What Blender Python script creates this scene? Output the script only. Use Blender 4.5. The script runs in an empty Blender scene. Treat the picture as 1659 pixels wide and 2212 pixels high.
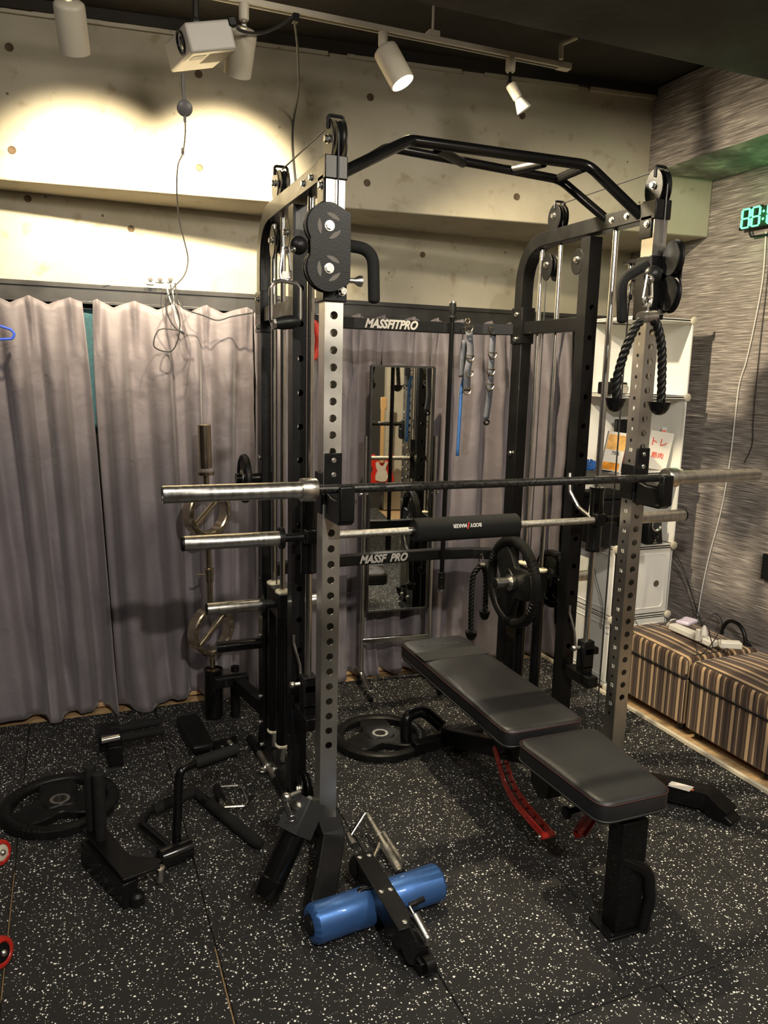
import bpy, bmesh, math, random
from mathutils import Vector, Matrix
import numpy as np
random.seed(7)
S=bpy.context.scene
# ---------------------------------------------------------------- camera, world, light, exposure
CX,CY=829.5,1106.0
CAM=[-0.75233,-2.28043,1.67,0.38741,0.17572,0.02452,1670.0]
def cam_axes():
    yaw,p,ro=CAM[3:6]
    f=Vector((math.sin(yaw)*math.cos(p),math.cos(yaw)*math.cos(p),-math.sin(p)))
    r=Vector((math.cos(yaw),-math.sin(yaw),0)); u=r.cross(f)
    c,s=math.cos(ro),math.sin(ro)
    return c*r+s*u, -s*r+c*u, f
CR,CU,CF=cam_axes(); C0=Vector(CAM[:3])
def A(px,py,x=None,y=None,z=None):
    """point of the room seen at a pixel of the 1659x2212 frame, on the given plane of the room"""
    d=CF+CR*((px-CX)/CAM[6])-CU*((py-CY)/CAM[6])
    if x is not None: t=(x-C0.x)/d.x
    elif y is not None: t=(y-C0.y)/d.y
    else: t=(z-C0.z)/d.z
    return C0+d*t
cd=bpy.data.cameras.new('camera'); cam=bpy.data.objects.new('camera',cd); S.collection.objects.link(cam)
cam.matrix_world=Matrix(((CR.x,CU.x,-CF.x,C0.x),(CR.y,CU.y,-CF.y,C0.y),(CR.z,CU.z,-CF.z,C0.z),(0,0,0,1)))
cd.sensor_fit='VERTICAL'; cd.sensor_height=24; cd.lens=24*CAM[6]/2212; cd.clip_start=.02
S.camera=cam
S.view_settings.view_transform='Standard'; S.view_settings.look='None'; S.view_settings.gamma=1
S.view_settings.use_curve_mapping=False
S.view_settings.exposure=0.15
w=bpy.data.worlds.new('world'); S.world=w; w.use_nodes=True
w.node_tree.nodes['Background'].inputs[0].default_value=(1,.9,.75,1)
w.node_tree.nodes['Background'].inputs[1].default_value=.012
def light(name,kind,loc,energy,color=(1,.86,.62),target=None,size=.05,spot=80,blend=.35):
    l=bpy.data.lights.new(name,kind); l.energy=energy; l.color=color
    if kind=='SPOT': l.spot_size=math.radians(spot); l.spot_blend=blend; l.shadow_soft_size=size
    elif kind=='AREA': l.size=size
    else: l.shadow_soft_size=size
    o=bpy.data.objects.new(name,l); S.collection.objects.link(o); o.location=loc
    if target is not None: o.rotation_euler=(Vector(target)-Vector(loc)).to_track_quat('-Z','Y').to_euler()
    return o
WARM=(1,.84,.58)
light('room_light_key','SPOT',(-.35,-3.1,2.85),300,(1,.93,.83),(.45,.6,.35),.035,66,.6)
light('room_light_side','AREA',(-1.5,-1.2,3.0),19,(1,.92,.82),(-.3,.2,0),.35)
light('room_light_front','AREA',(1.2,-2.2,3.0),22,(1,.93,.83),(.8,-.2,0),.35)
light('room_light_wall','AREA',(.9,-1.9,2.9),30,(1,.90,.72),(1.1,1.3,2.75),.7)
light('mirror_view_fill','SPOT',(.5,-2.4,3.0),420,(1,.88,.70),(2.0,-4.2,1.0),.05,80,.5)  # added unseen spot, brightens the rear pier reflected in the mirror

# ---------------------------------------------------------------- helpers
def col4(c): return (c[0],c[1],c[2],1)
MATS={}
def mat(name,color,rough=.5,metal=0,bump=None,emit=None,es=1,noise=None,coat=0,alpha=None):
    if name in MATS: return MATS[name]
    m=bpy.data.materials.new(name); m.use_nodes=True; nt=m.node_tree; b=nt.nodes['Principled BSDF']
    b.inputs['Base Color'].default_value=col4(color); b.inputs['Roughness'].default_value=rough
    b.inputs['Metallic'].default_value=metal
    if coat: b.inputs['Coat Weight'].default_value=coat
    if emit: b.inputs['Emission Color'].default_value=col4(emit); b.inputs['Emission Strength'].default_value=es
    tc=nt.nodes.new('ShaderNodeTexCoord')
    if noise:   # (scale, amount, detail[, (sx,sy,sz)])
        mp=nt.nodes.new('ShaderNodeMapping'); nt.links.new(tc.outputs['Object'],mp.inputs[0])
        if len(noise)>3: mp.inputs['Scale'].default_value=noise[3]
        n=nt.nodes.new('ShaderNodeTexNoise'); n.inputs['Scale'].default_value=noise[0]; n.inputs['Detail'].default_value=noise[2]
        nt.links.new(mp.outputs[0],n.inputs[0])
        r=nt.nodes.new('ShaderNodeMapRange'); r.inputs[1].default_value=.3; r.inputs[2].default_value=.7
        r.inputs[3].default_value=1-noise[1]; r.inputs[4].default_value=1+noise[1]
        nt.links.new(n.outputs[0],r.inputs[0])
        mx=nt.nodes.new('ShaderNodeVectorMath'); mx.operation='SCALE'; mx.inputs[0].default_value=color
        nt.links.new(r.outputs[0],mx.inputs['Scale']); nt.links.new(mx.outputs[0],b.inputs['Base Color'])
        r2=nt.nodes.new('ShaderNodeMapRange'); r2.inputs[1].default_value=.3; r2.inputs[2].default_value=.7
        r2.inputs[3].default_value=max(.03,rough*(1-noise[1]*.6)); r2.inputs[4].default_value=min(1,rough*(1+noise[1]*.6))
        nt.links.new(n.outputs[0],r2.inputs[0]); nt.links.new(r2.outputs[0],b.inputs['Roughness'])
    if bump:    # (scale, strength, distance)
        n=nt.nodes.new('ShaderNodeTexNoise'); n.inputs['Scale'].default_value=bump[0]; n.inputs['Detail'].default_value=4
        nt.links.new(tc.outputs['Object'],n.inputs[0])
        bp=nt.nodes.new('ShaderNodeBump'); bp.inputs['Strength'].default_value=bump[1]; bp.inputs['Distance'].default_value=bump[2]
        nt.links.new(n.outputs[0],bp.inputs['Height']); nt.links.new(bp.outputs[0],b.inputs['Normal'])
    MATS[name]=m; return m
BLACK=mat('black_powder_coat',(.0040,.0040,.0040),.40,0,bump=(260,.25,.002),noise=(9,.2,2),coat=.15)
BLACKG=mat('black_gloss_paint',(.004,.004,.004),.22,0,coat=.4,noise=(6,.2,2))
BLKPL=mat('black_plastic',(.006,.006,.006),.42,noise=(30,.2,2))
RUBBER=mat('black_rubber',(.006,.006,.0055),.42,noise=(14,.3,3),bump=(300,.15,.001))
FOAM=mat('black_foam',(.010,.010,.0095),.85,bump=(500,.4,.001),noise=(40,.2,2))
CHROME=mat('chrome',(.78,.76,.71),.20,1,noise=(20,.06,2))
for m_ in (BLACK,BLACKG,BLKPL,RUBBER,FOAM): m_.node_tree.nodes['Principled BSDF'].inputs['Specular IOR Level'].default_value=.22
STEEL=mat('brushed_steel',(.62,.60,.55),.30,1,noise=(60,.18,3,(1,1,.08)))
POSTM=mat('plated_post_steel',(.60,.58,.53),.33,1,noise=(5,.22,4))
ZINC=mat('zinc_bolt',(.66,.65,.60),.28,1,noise=(80,.1,1))
GOLD=mat('nickel_bronze',(.64,.55,.41),.20,1,noise=(25,.1,2))
WHITEP=mat('white_plastic',(.62,.60,.54),.45,noise=(8,.05,2))
CREAMP=mat('cream_enamel',(.55,.50,.40),.42,noise=(12,.05,2))
CREAMR=mat('cream_rubber',(.60,.55,.40),.6,noise=(40,.1,2))

class G:
    def __init__(s): s.b=bmesh.new()
    def _faces(s,vs,fs,sm=True):
        v=[s.b.verts.new(p) for p in vs]
        for f in fs:
            try: q=s.b.faces.new([v[i] for i in f]); q.smooth=sm
            except ValueError: pass
        return v
    def box(s,c,d,M=None):
        c=Vector(c); out=[]
        for i in range(8):
            p=Vector(((-.5,.5)[i&1]*d[0],(-.5,.5)[(i>>1)&1]*d[1],(-.5,.5)[i>>2]*d[2]))
            if M is not None: p=M@p
            out.append(c+p)
        s._faces(out,[(0,2,3,1),(4,5,7,6),(0,1,5,4),(2,6,7,3),(0,4,6,2),(1,3,7,5)],False); return s
    def bar(s,p0,p1,wd,ht,up=(0,0,1)):
        p0=Vector(p0);p1=Vector(p1); d=p1-p0; L=d.length; d.normalize(); u=Vector(up)
        side=d.cross(u)
        if side.length<1e-4: side=d.cross(Vector((0,1,0)))
        side.normalize(); u=side.cross(d)
        M=Matrix((side,d,u)).transposed()
        return s.box((p0+p1)/2,(wd,L,ht),M)
    def tube(s,pts,r,n=12,cap=True,closed=False,sub=0):
        pts=[Vector(p) for p in pts]
        if sub: pts=smooth(pts,sub,closed)
        m=len(pts); rr=r if isinstance(r,(list,tuple)) else [r]*m
        if sub and isinstance(r,(list,tuple)): rr=[r[0]]*m
        tan=[]
        for i in range(m):
            if closed: t=pts[(i+1)%m]-pts[i-1]
            else: t=pts[min(i+1,m-1)]-pts[max(i-1,0)]
            tan.append(t.normalized())
        u=tan[0].orthogonal().normalized(); rings=[]
        for i in range(m):
            t=tan[i]; u=(u-t*u.dot(t)); u=u.normalized() if u.length>1e-6 else t.orthogonal().normalized()
            v=t.cross(u)
            rings.append([s.b.verts.new(pts[i]+(u*math.cos(2*math.pi*k/n)+v*math.sin(2*math.pi*k/n))*rr[i]) for k in range(n)])
        for i in range(m if closed else m-1):
            a=rings[i];b=rings[(i+1)%m]
            off=0
            if closed and i==m-1:
                off=min(range(n),key=lambda o:(a[0].co-b[o].co).length)
            for k in range(n):
                f=s.b.faces.new((a[k],a[(k+1)%n],b[(k+1+off)%n],b[(k+off)%n])); f.smooth=True
        if cap and not closed:
            s.b.faces.new(rings[0][::-1]); s.b.faces.new(rings[-1])
        return s
    def cyl(s,p0,p1,r,n=24,r2=None):
        return s.lathe(p0,Vector(p1)-Vector(p0),[(r,0),(r2 if r2 is not None else r,(Vector(p1)-Vector(p0)).length)],n)
    def lathe(s,o,ax,prof,n=32,capped=True):
        o=Vector(o); ax=Vector(ax).normalized(); u=ax.orthogonal().normalized(); v=ax.cross(u); rings=[]
        for r,h in prof:
            rings.append([s.b.verts.new(o+ax*h+(u*math.cos(2*math.pi*k/n)+v*math.sin(2*math.pi*k/n))*max(r,1e-4)) for k in range(n)])
        for a,b in zip(rings,rings[1:]):
            for k in range(n):
                f=s.b.faces.new((a[k],a[(k+1)%n],b[(k+1)%n],b[k])); f.smooth=True
        if capped:
            s.b.faces.new(rings[0][::-1]); s.b.faces.new(rings[-1])
        else:
            a,b=rings[-1],rings[0]
            for k in range(n):
                f=s.b.faces.new((a[k],a[(k+1)%n],b[(k+1)%n],b[k])); f.smooth=True
        return s
    def sphere(s,c,r,n=14,sc=(1,1,1)):
        return s.lathe(Vector(c)-Vector((0,0,r*sc[2])),(0,0,1),[(r*math.sin(math.pi*i/n),r*sc[2]*(1-math.cos(math.pi*i/n))) for i in range(n+1)],20)
    def prism(s,poly,ex):
        poly=[Vector(p) for p in poly]; ex=Vector(ex); n=len(poly)
        a=[s.b.verts.new(p) for p in poly]; b=[s.b.verts.new(p+ex) for p in poly]
        s.b.faces.new(a[::-1]); s.b.faces.new(b)
        for i in range(n): s.b.faces.new((a[i],a[(i+1)%n],b[(i+1)%n],b[i]))
        return s
    def grid(s,P):   # P[i][j] vectors
        V=[[s.b.verts.new(p) for p in row] for row in P]
        for i in range(len(V)-1):
            for j in range(len(V[0])-1):
                f=s.b.faces.new((V[i][j],V[i][j+1],V[i+1][j+1],V[i+1][j])); f.smooth=True
        return s
def smooth(pts,sub=6,closed=False):
    out=[]; m=len(pts)
    rng=range(m if closed else m-1)
    for i in rng:
        p0=pts[i-1] if (i>0 or closed) else pts[0]*2-pts[1]
        p1=pts[i]; p2=pts[(i+1)%m]; p3=pts[(i+2)%m] if (closed or i+2<m) else p2*2-p1
        for k in range(sub):
            t=k/sub
            out.append(.5*((2*p1)+(-p0+p2)*t+(2*p0-5*p1+4*p2-p3)*t*t+(-p0+3*p1-3*p2+p3)*t**3))
    if not closed: out.append(pts[-1])
    return out
def bend(pts,rad,seg=6):
    """polyline with rounded corners of radius rad"""
    pts=[Vector(p) for p in pts]; out=[pts[0]]
    for i in range(1,len(pts)-1):
        a=(pts[i-1]-pts[i]); b=(pts[i+1]-pts[i]); la,lb=a.length,b.length; a.normalize(); b.normalize()
        ang=a.angle(b); d=min(rad/math.tan(ang/2),la*.49,lb*.49)
        p,q=pts[i]+a*d,pts[i]+b*d
        for k in range(seg+1):
            t=k/seg; out.append((1-t)**2*p+2*t*(1-t)*pts[i]+t*t*q)
    out.append(pts[-1]); return out
def cprops(o,label=None,cat=None,group=None,kind=None):
    if label: o['label']=label
    if cat: o['category']=cat
    if group: o['group']=group
    if kind: o['kind']=kind
    return o
def thing(name,loc,label,cat,group=None,rot=None):
    o=bpy.data.objects.new(name,None); S.collection.objects.link(o); o.location=loc; o.empty_display_size=.05
    if rot: o.rotation_euler=rot
    return cprops(o,label,cat,group)
def wmat(o):
    M=o.matrix_basis.copy() if o else Matrix()
    p=o
    while p is not None and p.parent is not None:
        p=p.parent; M=p.matrix_basis@M
    return M
def part(name,g,m,parent=None,bev=0,seg=2,label=None,ang=35,subd=0,solid=0,local=False):
    """build a mesh from G in room coordinates (or local ones) and hang it on its thing"""
    b=g.b
    bmesh.ops.recalc_face_normals(b,faces=b.faces)
    me=bpy.data.meshes.new(name)
    loc=Vector((0,0,0))
    if parent is not None and not local:
        b.transform(wmat(parent).inverted())
    elif parent is None and len(b.verts):
        xs=[v.co for v in b.verts]; loc=Vector([(min(p[i] for p in xs)+max(p[i] for p in xs))/2 for i in range(3)])
        if name.split('_')[0] in('wall','floor','ceiling'): loc=Vector((0,0,0))
        b.transform(Matrix.Translation(-loc))
    b.to_mesh(me); b.free()
    for f in me.polygons: f.use_smooth=True
    try: me.set_sharp_from_angle(angle=math.radians(ang))
    except Exception: pass
    me.materials.append(m)
    o=bpy.data.objects.new(name,me); S.collection.objects.link(o); o.location=loc if parent is None else (0,0,0)
    if parent is not None: o.parent=parent
    if solid:
        md=o.modifiers.new('s','SOLIDIFY'); md.thickness=solid; md.offset=0
    if bev:
        md=o.modifiers.new('b','BEVEL'); md.width=bev; md.segments=seg; md.limit_method='ANGLE'; md.angle_limit=math.radians(40); md.harden_normals=False
    if subd:
        md=o.modifiers.new('u','SUBSURF'); md.levels=subd; md.render_levels=subd
    if label: o['label']=label
    return o
def one(name,g,m,label,cat,group=None,**k):
    return cprops(part(name,g,m,None,**k),label,cat,group)
def struct(name,g,m,parent=None,**k):
    o=part(name,g,m,parent,**k)
    if parent is None: o['kind']='structure'
    return o
def text(name,s,size,m,M,parent,ext=.0006,bold=0.0,shear=0,sx=1,align='CENTER'):
    cu=bpy.data.curves.new(name,'FONT'); cu.body=s; cu.size=size; cu.extrude=ext; cu.offset=bold; cu.shear=shear
    cu.align_x=align; cu.align_y='CENTER'; cu.resolution_u=3
    o=bpy.data.objects.new(name,cu); S.collection.objects.link(o)
    bpy.context.view_layer.update()
    me=bpy.data.meshes.new_from_object(o.evaluated_get(bpy.context.evaluated_depsgraph_get()))
    bpy.data.objects.remove(o); bpy.data.curves.remove(cu)
    me.transform(Matrix.Diagonal((sx,1,1,1))); me.transform(M)
    if parent is not None: me.transform(wmat(parent).inverted())
    me.materials.clear(); me.materials.append(m); me.name=name
    q=bpy.data.objects.new(name,me); S.collection.objects.link(q)
    if parent is not None: q.parent=parent
    return q
def frame(o,xa,ya):
    xa=Vector(xa).normalized(); ya=Vector(ya); ya=(ya-xa*ya.dot(xa)).normalized(); za=xa.cross(ya)
    return Matrix(((xa.x,ya.x,za.x,o[0]),(xa.y,ya.y,za.y,o[1]),(xa.z,ya.z,za.z,o[2]),(0,0,0,1)))
def dup(root,loc,rot=None,label=None):
    r=root.copy(); S.collection.objects.link(r); r.location=loc
    if rot is not None: r.rotation_euler=rot
    if label: r['label']=label
    for ch in list(root.children):
        c=ch.copy(); S.collection.objects.link(c); c.parent=r
        for g in list(ch.children):
            d=g.copy(); S.collection.objects.link(d); d.parent=c
    return r
def bolts(parent,pts,ax,r=.009,h=.008,name='bolt'):
    for p in pts:
        g=G(); p=Vector(p); a=Vector(ax).normalized()
        g.lathe(p,a,[(r*1.35,0),(r*1.35,.002),(r*.98,.0021)],18); g.cyl(p+a*.0015,p+a*h,r,6)
        o=part(name,g,ZINC,parent,ang=25)
    return o
def rope3(g,path,r,tw=38.0,closed=False):
    """three strands twisted round a path"""
    path=[Vector(p) for p in path]; pts=smooth(path,14)
    L=[0]
    for a,b in zip(pts,pts[1:]): L.append(L[-1]+(b-a).length)
    u=(pts[1]-pts[0]).orthogonal().normalized(); fr=[]
    for i,p in enumerate(pts):
        t=(pts[min(i+1,len(pts)-1)]-pts[max(i-1,0)]).normalized(); u=(u-t*u.dot(t)).normalized(); fr.append((u.copy(),t.cross(u)))
    for k in range(3):
        q=[]
        for i,p in enumerate(pts):
            a=L[i]*2*math.pi*tw/2+2*math.pi*k/3
            q.append(p+(fr[i][0]*math.cos(a)+fr[i][1]*math.sin(a))*r*.52)
        g.tube(q,r*.56,8)
    return g
import mathutils.noise as mnoise
# ---------------------------------------------------------------- the room's own materials
def nt_new(name):
    m=bpy.data.materials.new(name); m.use_nodes=True; nt=m.node_tree; b=nt.nodes['Principled BSDF']
    N=lambda t: nt.nodes.new('ShaderNode'+t); K=nt.links.new
    tc=N('TexCoord'); return m,nt,b,N,K,tc
def mul(N,K,a,b_):
    n=N('Math'); n.operation='MULTIPLY'
    for i,v in enumerate((a,b_)):
        if isinstance(v,(int,float)): n.inputs[i].default_value=v
        else: K(v,n.inputs[i])
    return n.outputs[0]
def ramp(N,K,src,stops,interp='LINEAR'):
    r=N('ValToRGB'); r.color_ramp.interpolation=interp; e=r.color_ramp.elements
    while len(e)<len(stops): e.new(.5)
    for q,(p,c) in zip(e,stops): q.position=p; q.color=col4(c)
    K(src,r.inputs[0]); return r.outputs[0]
def concrete():
    m,nt,b,N,K,tc=nt_new('cast_concrete')
    n1=N('TexNoise'); n1.inputs['Scale'].default_value=1.7; n1.inputs['Detail'].default_value=8; n1.inputs['Roughness'].default_value=.62; K(tc.outputs['Object'],n1.inputs[0])
    c1=ramp(N,K,n1.outputs[0],[(.3,(.31,.275,.20)),(.5,(.40,.36,.27)),(.72,(.47,.43,.34))])
    v=N('TexVoronoi'); v.inputs['Scale'].default_value=9; v.inputs['Randomness'].default_value=1; K(tc.outputs['Object'],v.inputs[0])
    n2=N('TexNoise'); n2.inputs['Scale'].default_value=14; n2.inputs['Detail'].default_value=5; K(tc.outputs['Object'],n2.inputs[0])
    pits=ramp(N,K,v.outputs['Distance'],[(.0,(.30,.26,.2)),(.045,(.30,.26,.2)),(.07,(1,1,1))])
    st=ramp(N,K,n2.outputs[0],[(.28,(.72,.66,.55)),(.40,(1,1,1))])
    x=N('Mix'); x.data_type='RGBA'; x.blend_type='MULTIPLY'; x.inputs[0].default_value=.8; K(c1,x.inputs[6]); K(st,x.inputs[7])
    n3=N('TexNoise'); n3.inputs['Scale'].default_value=3; K(tc.outputs['Object'],n3.inputs[0])
    msk=ramp(N,K,n3.outputs[0],[(.52,(0,0,0)),(.6,(1,1,1))])
    y=N('Mix'); y.data_type='RGBA'; y.blend_type='MULTIPLY'; K(msk,y.inputs[0]); K(x.outputs[2],y.inputs[6]); K(pits,y.inputs[7])
    K(y.outputs[2],b.inputs['Base Color']); b.inputs['Roughness'].default_value=.75
    bp=N('Bump'); bp.inputs['Strength'].default_value=.35; bp.inputs['Distance'].default_value=.006; K(n1.outputs[0],bp.inputs['Height']); K(bp.outputs[0],b.inputs['Normal'])
    return m
def wallpaper():
    m,nt,b,N,K,tc=nt_new('grey_streaked_wallpaper')
    mp=N('Mapping'); mp.inputs['Scale'].default_value=(7,7,250); K(tc.outputs['Object'],mp.inputs[0])
    n=N('TexNoise'); n.inputs['Scale'].default_value=1; n.inputs['Detail'].default_value=3; n.inputs['Roughness'].default_value=.6; K(mp.outputs[0],n.inputs[0])
    c=ramp(N,K,n.outputs[0],[(.30,(.07,.060,.054)),(.44,(.17,.150,.138)),(.56,(.27,.24,.22)),(.66,(.52,.47,.43))])
    K(c,b.inputs['Base Color']); b.inputs['Roughness'].default_value=.62
    bp=N('Bump'); bp.inputs['Strength'].default_value=.5; bp.inputs['Distance'].default_value=.002; K(n.outputs[0],bp.inputs['Height']); K(bp.outputs[0],b.inputs['Normal'])
    return m
def speckle():
    m,nt,b,N,K,tc=nt_new('speckled_rubber_tile')
    n0=N('TexNoise'); n0.inputs['Scale'].default_value=170; n0.inputs['Detail'].default_value=0; K(tc.outputs['Object'],n0.inputs[0])
    off=N('VectorMath'); off.operation='SCALE'; off.inputs['Scale'].default_value=.006; K(n0.outputs['Color'],off.inputs[0])
    ad=N('VectorMath'); K(tc.outputs['Object'],ad.inputs[0]); K(off.outputs[0],ad.inputs[1])
    def lay(sc,rad,keep):
        v=N('TexVoronoi'); v.inputs['Scale'].default_value=sc; K(ad.outputs[0],v.inputs[0]); v.inputs['Randomness'].default_value=1
        sp=N('SeparateColor'); K(v.outputs['Color'],sp.inputs[0])
        # random radius per grain
        rr=N('MapRange'); rr.inputs[3].default_value=rad*.35; rr.inputs[4].default_value=rad; K(sp.outputs[1],rr.inputs[0])
        a=N('Math'); a.operation='LESS_THAN'; K(v.outputs['Distance'],a.inputs[0]); K(rr.outputs[0],a.inputs[1])
        k=N('Math'); k.operation='LESS_THAN'; K(sp.outputs[0],k.inputs[0]); k.inputs[1].default_value=keep
        return mul(N,K,a.outputs[0],k.outputs[0])
    a=lay(96,.33,.40); c=lay(170,.34,.26)
    mx=N('Math'); mx.operation='MAXIMUM'; K(a,mx.inputs[0]); K(c,mx.inputs[1])
    n=N('TexNoise'); n.inputs['Scale'].default_value=3; n.inputs['Detail'].default_value=5; K(tc.outputs['Object'],n.inputs[0])
    base=ramp(N,K,n.outputs[0],[(.3,(.007,.0068,.0065)),(.7,(.0145,.014,.013))])
    x=N('Mix'); x.data_type='RGBA'; K(mx.outputs[0],x.inputs[0]); K(base,x.inputs[6]); x.inputs[7].default_value=(.95,.92,.82,1)
    K(x.outputs[2],b.inputs['Base Color']); b.inputs['Roughness'].default_value=.72
    f=N('TexNoise'); f.inputs['Scale'].default_value=400; K(tc.outputs['Object'],f.inputs[0])
    bp=N('Bump'); bp.inputs['Strength'].default_value=.4; bp.inputs['Distance'].default_value=.002; K(f.outputs[0],bp.inputs['Height']); K(bp.outputs[0],b.inputs['Normal'])
    return m
def wood():
    m,nt,b,N,K,tc=nt_new('pale_wood_floor')
    mp=N('Mapping'); mp.inputs['Scale'].default_value=(3,40,3); K(tc.outputs['Object'],mp.inputs[0])
    n=N('TexNoise'); n.inputs['Scale'].default_value=2; n.inputs['Detail'].default_value=6; K(mp.outputs[0],n.inputs[0])
    c=ramp(N,K,n.outputs[0],[(.3,(.42,.26,.12)),(.7,(.60,.42,.22))]); K(c,b.inputs['Base Color']); b.inputs['Roughness'].default_value=.4
    return m
def curtain_cloth():
    m,nt,b,N,K,tc=nt_new('mauve_grey_curtain_cloth')
    n=N('TexNoise'); n.inputs['Scale'].default_value=500; n.inputs['Detail'].default_value=2; K(tc.outputs['Object'],n.inputs[0])
    c=ramp(N,K,n.outputs[0],[(.3,(.135,.117,.127)),(.7,(.185,.161,.173))]); K(c,b.inputs['Base Color']); b.inputs['Roughness'].default_value=.62
    b.inputs['Sheen Weight'].default_value=.25; b.inputs['Sheen Roughness'].default_value=.4
    n2=N('TexNoise'); n2.inputs['Scale'].default_value=9; n2.inputs['Detail'].default_value=3; n2.inputs['Distortion'].default_value=.6; K(tc.outputs['Object'],n2.inputs[0])
    bp=N('Bump'); bp.inputs['Strength'].default_value=.30; bp.inputs['Distance'].default_value=.02; K(n2.outputs[0],bp.inputs['Height']); K(bp.outputs[0],b.inputs['Normal'])
    return m
CONC=concrete(); WALLP=wallpaper(); SPECK=speckle(); WOOD=wood(); CLOTH=curtain_cloth()
CEIL=mat('dark_painted_ceiling',(.018,.014,.010),.8,noise=(3,.4,5),bump=(30,.3,.01))
DKWALL=mat('dark_rear_wall',(.03,.026,.022),.8,noise=(2,.3,4))
DKALU=mat('dark_aluminium_frame',(.05,.048,.045),.35,.6,noise=(10,.2,3))

# ---------------------------------------------------------------- room shell
XL,XR,YB,YF,ZC=-2.6,2.447,1.70,-4.2,3.13
ZS=2.432            # underside of the concrete beam
bmA=Vector((-.978,1.496,ZS)); bmB=Vector((2.45,1.084,ZS)); bdir=(bmB-bmA).normalized()
def beamy(x): return bmA.y+(x-bmA.x)*bdir.y/bdir.x
def onbeam(px,py):
    n=Vector((-bdir.y,bdir.x,0)); d=A(px,py,y=1)-C0; return C0+d*((bmA-C0).dot(n)/d.dot(n))
g=G(); g.box(((XL+XR)/2,(YB+YF)/2,-.035),(XR-XL+.4,YB-YF+.4,.03)); struct('floor',g,WOOD)
# rubber tiles lying over the boards
g=G(); random.seed(3)
xs=[-.99+.57*k for k in range(-3,6)]; ys=[-.23+.585*k for k in range(-7,4)]
for i in range(len(xs)-1):
    for j in range(len(ys)-1):
        x0,x1,y0,y1=xs[i],xs[i+1],ys[j],min(ys[j+1],1.60)
        gx0=gx1=.0016; 
        if abs(x1+.42)<.02 and y1<-.2: gx1=.0045
        if abs(x0+.42)<.02 and y1<-.2: gx0=.0025
        if abs(x1+.99)<.02 and -.3<y0<.3: gx1=.003
        if abs(x0+.99)<.02 and -.3<y0<.3: gx0=.003
        dz=random.uniform(-.0006,.0006)
        g.box(((x0+gx0+x1-gx1)/2,(y0+y1)/2,-.010+dz),(x1-x0-gx0-gx1,y1-y0-.0034,.020))
struct('floor',g,SPECK,bev=.002,seg=1)
g=G(); g.box(((XL+XR)/2,YB+.05,1.55),(XR-XL+.4,.1,3.2)); wb=struct('wall_back',g,CONC)
g=G(); g.box((XR+.05,(YB+YF)/2,1.55),(.1,YB-YF+.4,3.2)); wr=struct('wall_right',g,WALLP)
g=G(); g.box((XL-.05,(YB+YF)/2,1.55),(.1,YB-YF+.4,3.2)); struct('wall_left',g,DKWALL)
g=G(); g.box(((XL+XR)/2,YF-.05,1.55),(XR-XL+.4,.1,3.2)); struct('wall_front',g,DKWALL)
g=G(); g.box(((XL+XR)/2,(YB+YF)/2,ZC+.05),(XR-XL+.4,YB-YF+.4,.1)); struct('ceiling',g,CEIL)
# concrete beam: skewed front face, ragged top edge
x0,x1=XL,XR; q=[(x0,beamy(x0)),(x1,beamy(x1)),(x1,YB+.02),(x0,YB+.02)]
g=G(); g.prism([(a,b_,ZS) for a,b_ in q],(0,0,ZC-.03-ZS)); bw=struct('trim_1',g,CONC,bev=.006)
# ragged mortar edge and dark bar painting in the gap's shade over the beam
g=G(); random.seed(5); k=x0
while k<x1-.05:
    w_=random.uniform(.03,.09); gap=any(abs(k-a)<.05 for a in (-.22,.42,1.05,1.63))
    y=beamy(k)-.006
    h=random.uniform(.0,.012)
    if not gap: g.box((k+w_/2,y,3.078+h/2),(w_,.03,.014+h),Matrix.Rotation(math.atan2(bdir.y,bdir.x),3,'Z'))
    k+=w_*.98
struct('trim_2',g,CONC)
g=G(); a=Vector((x0,beamy(x0)-.012,3.112)); b_=Vector((x1,beamy(x1)-.012,3.112)); g.bar(a,b_,.03,.05); struct('trim_3',g,CEIL)
# form-tie holes in the concrete: shallow cups
HOLE=mat('dark_tie_hole',(.10,.065,.035),.9,noise=(60,.4,3))
def tie(p,nrm,r=.012,par=None):
    g=G(); n=Vector(nrm).normalized(); p=Vector(p)-n*.0
    g.lathe(p,n,[(r*.25,.0008),(r*.8,.0012),(r*1.0,.003),(r*1.16,.0025),(r*1.2,.0002)],20)
    struct('tie_hole',g,HOLE,par)
nb=Vector((bdir.y,-bdir.x,0))
for px,py in ((20,102),(26,324),(431,362),(429,160),(800,210),(1128,250),(793,395),(1116,425)): tie(onbeam(px,py),nb,.014,bw)
for px,py in ((283,494),(60,429),(913,550),(1170,573)): tie(A(px,py,y=YB),(0,-1,0),.013,wb)
# wallpapered bulkhead in the right corner
xb=2.058
g=G(); pl=[(xb,YF),(XR+.02,YF),(XR+.02,beamy(XR)+.1),(xb,beamy(xb)+.1)]
g.prism([(a,b_,2.720) for a,b_ in pl],(0,0,ZC-.01-2.720)); struct('trim_4',g,WALLP)
# dark ceiling beam across the room
yq=A(1545,147,z=2.88).y; g=G(); g.box((1.4,yq-.25,3.0),(2.08,.5,.24)); struct('trim_5',g,CEIL)
yq2=A(1560,9,z=2.90).y; g=G(); g.box((1.7,yq2-.3,3.01),(1.48,.6,.22)); struct('trim_6',g,mat('pale_duct_panel',(.16,.14,.12),.7))
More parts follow.
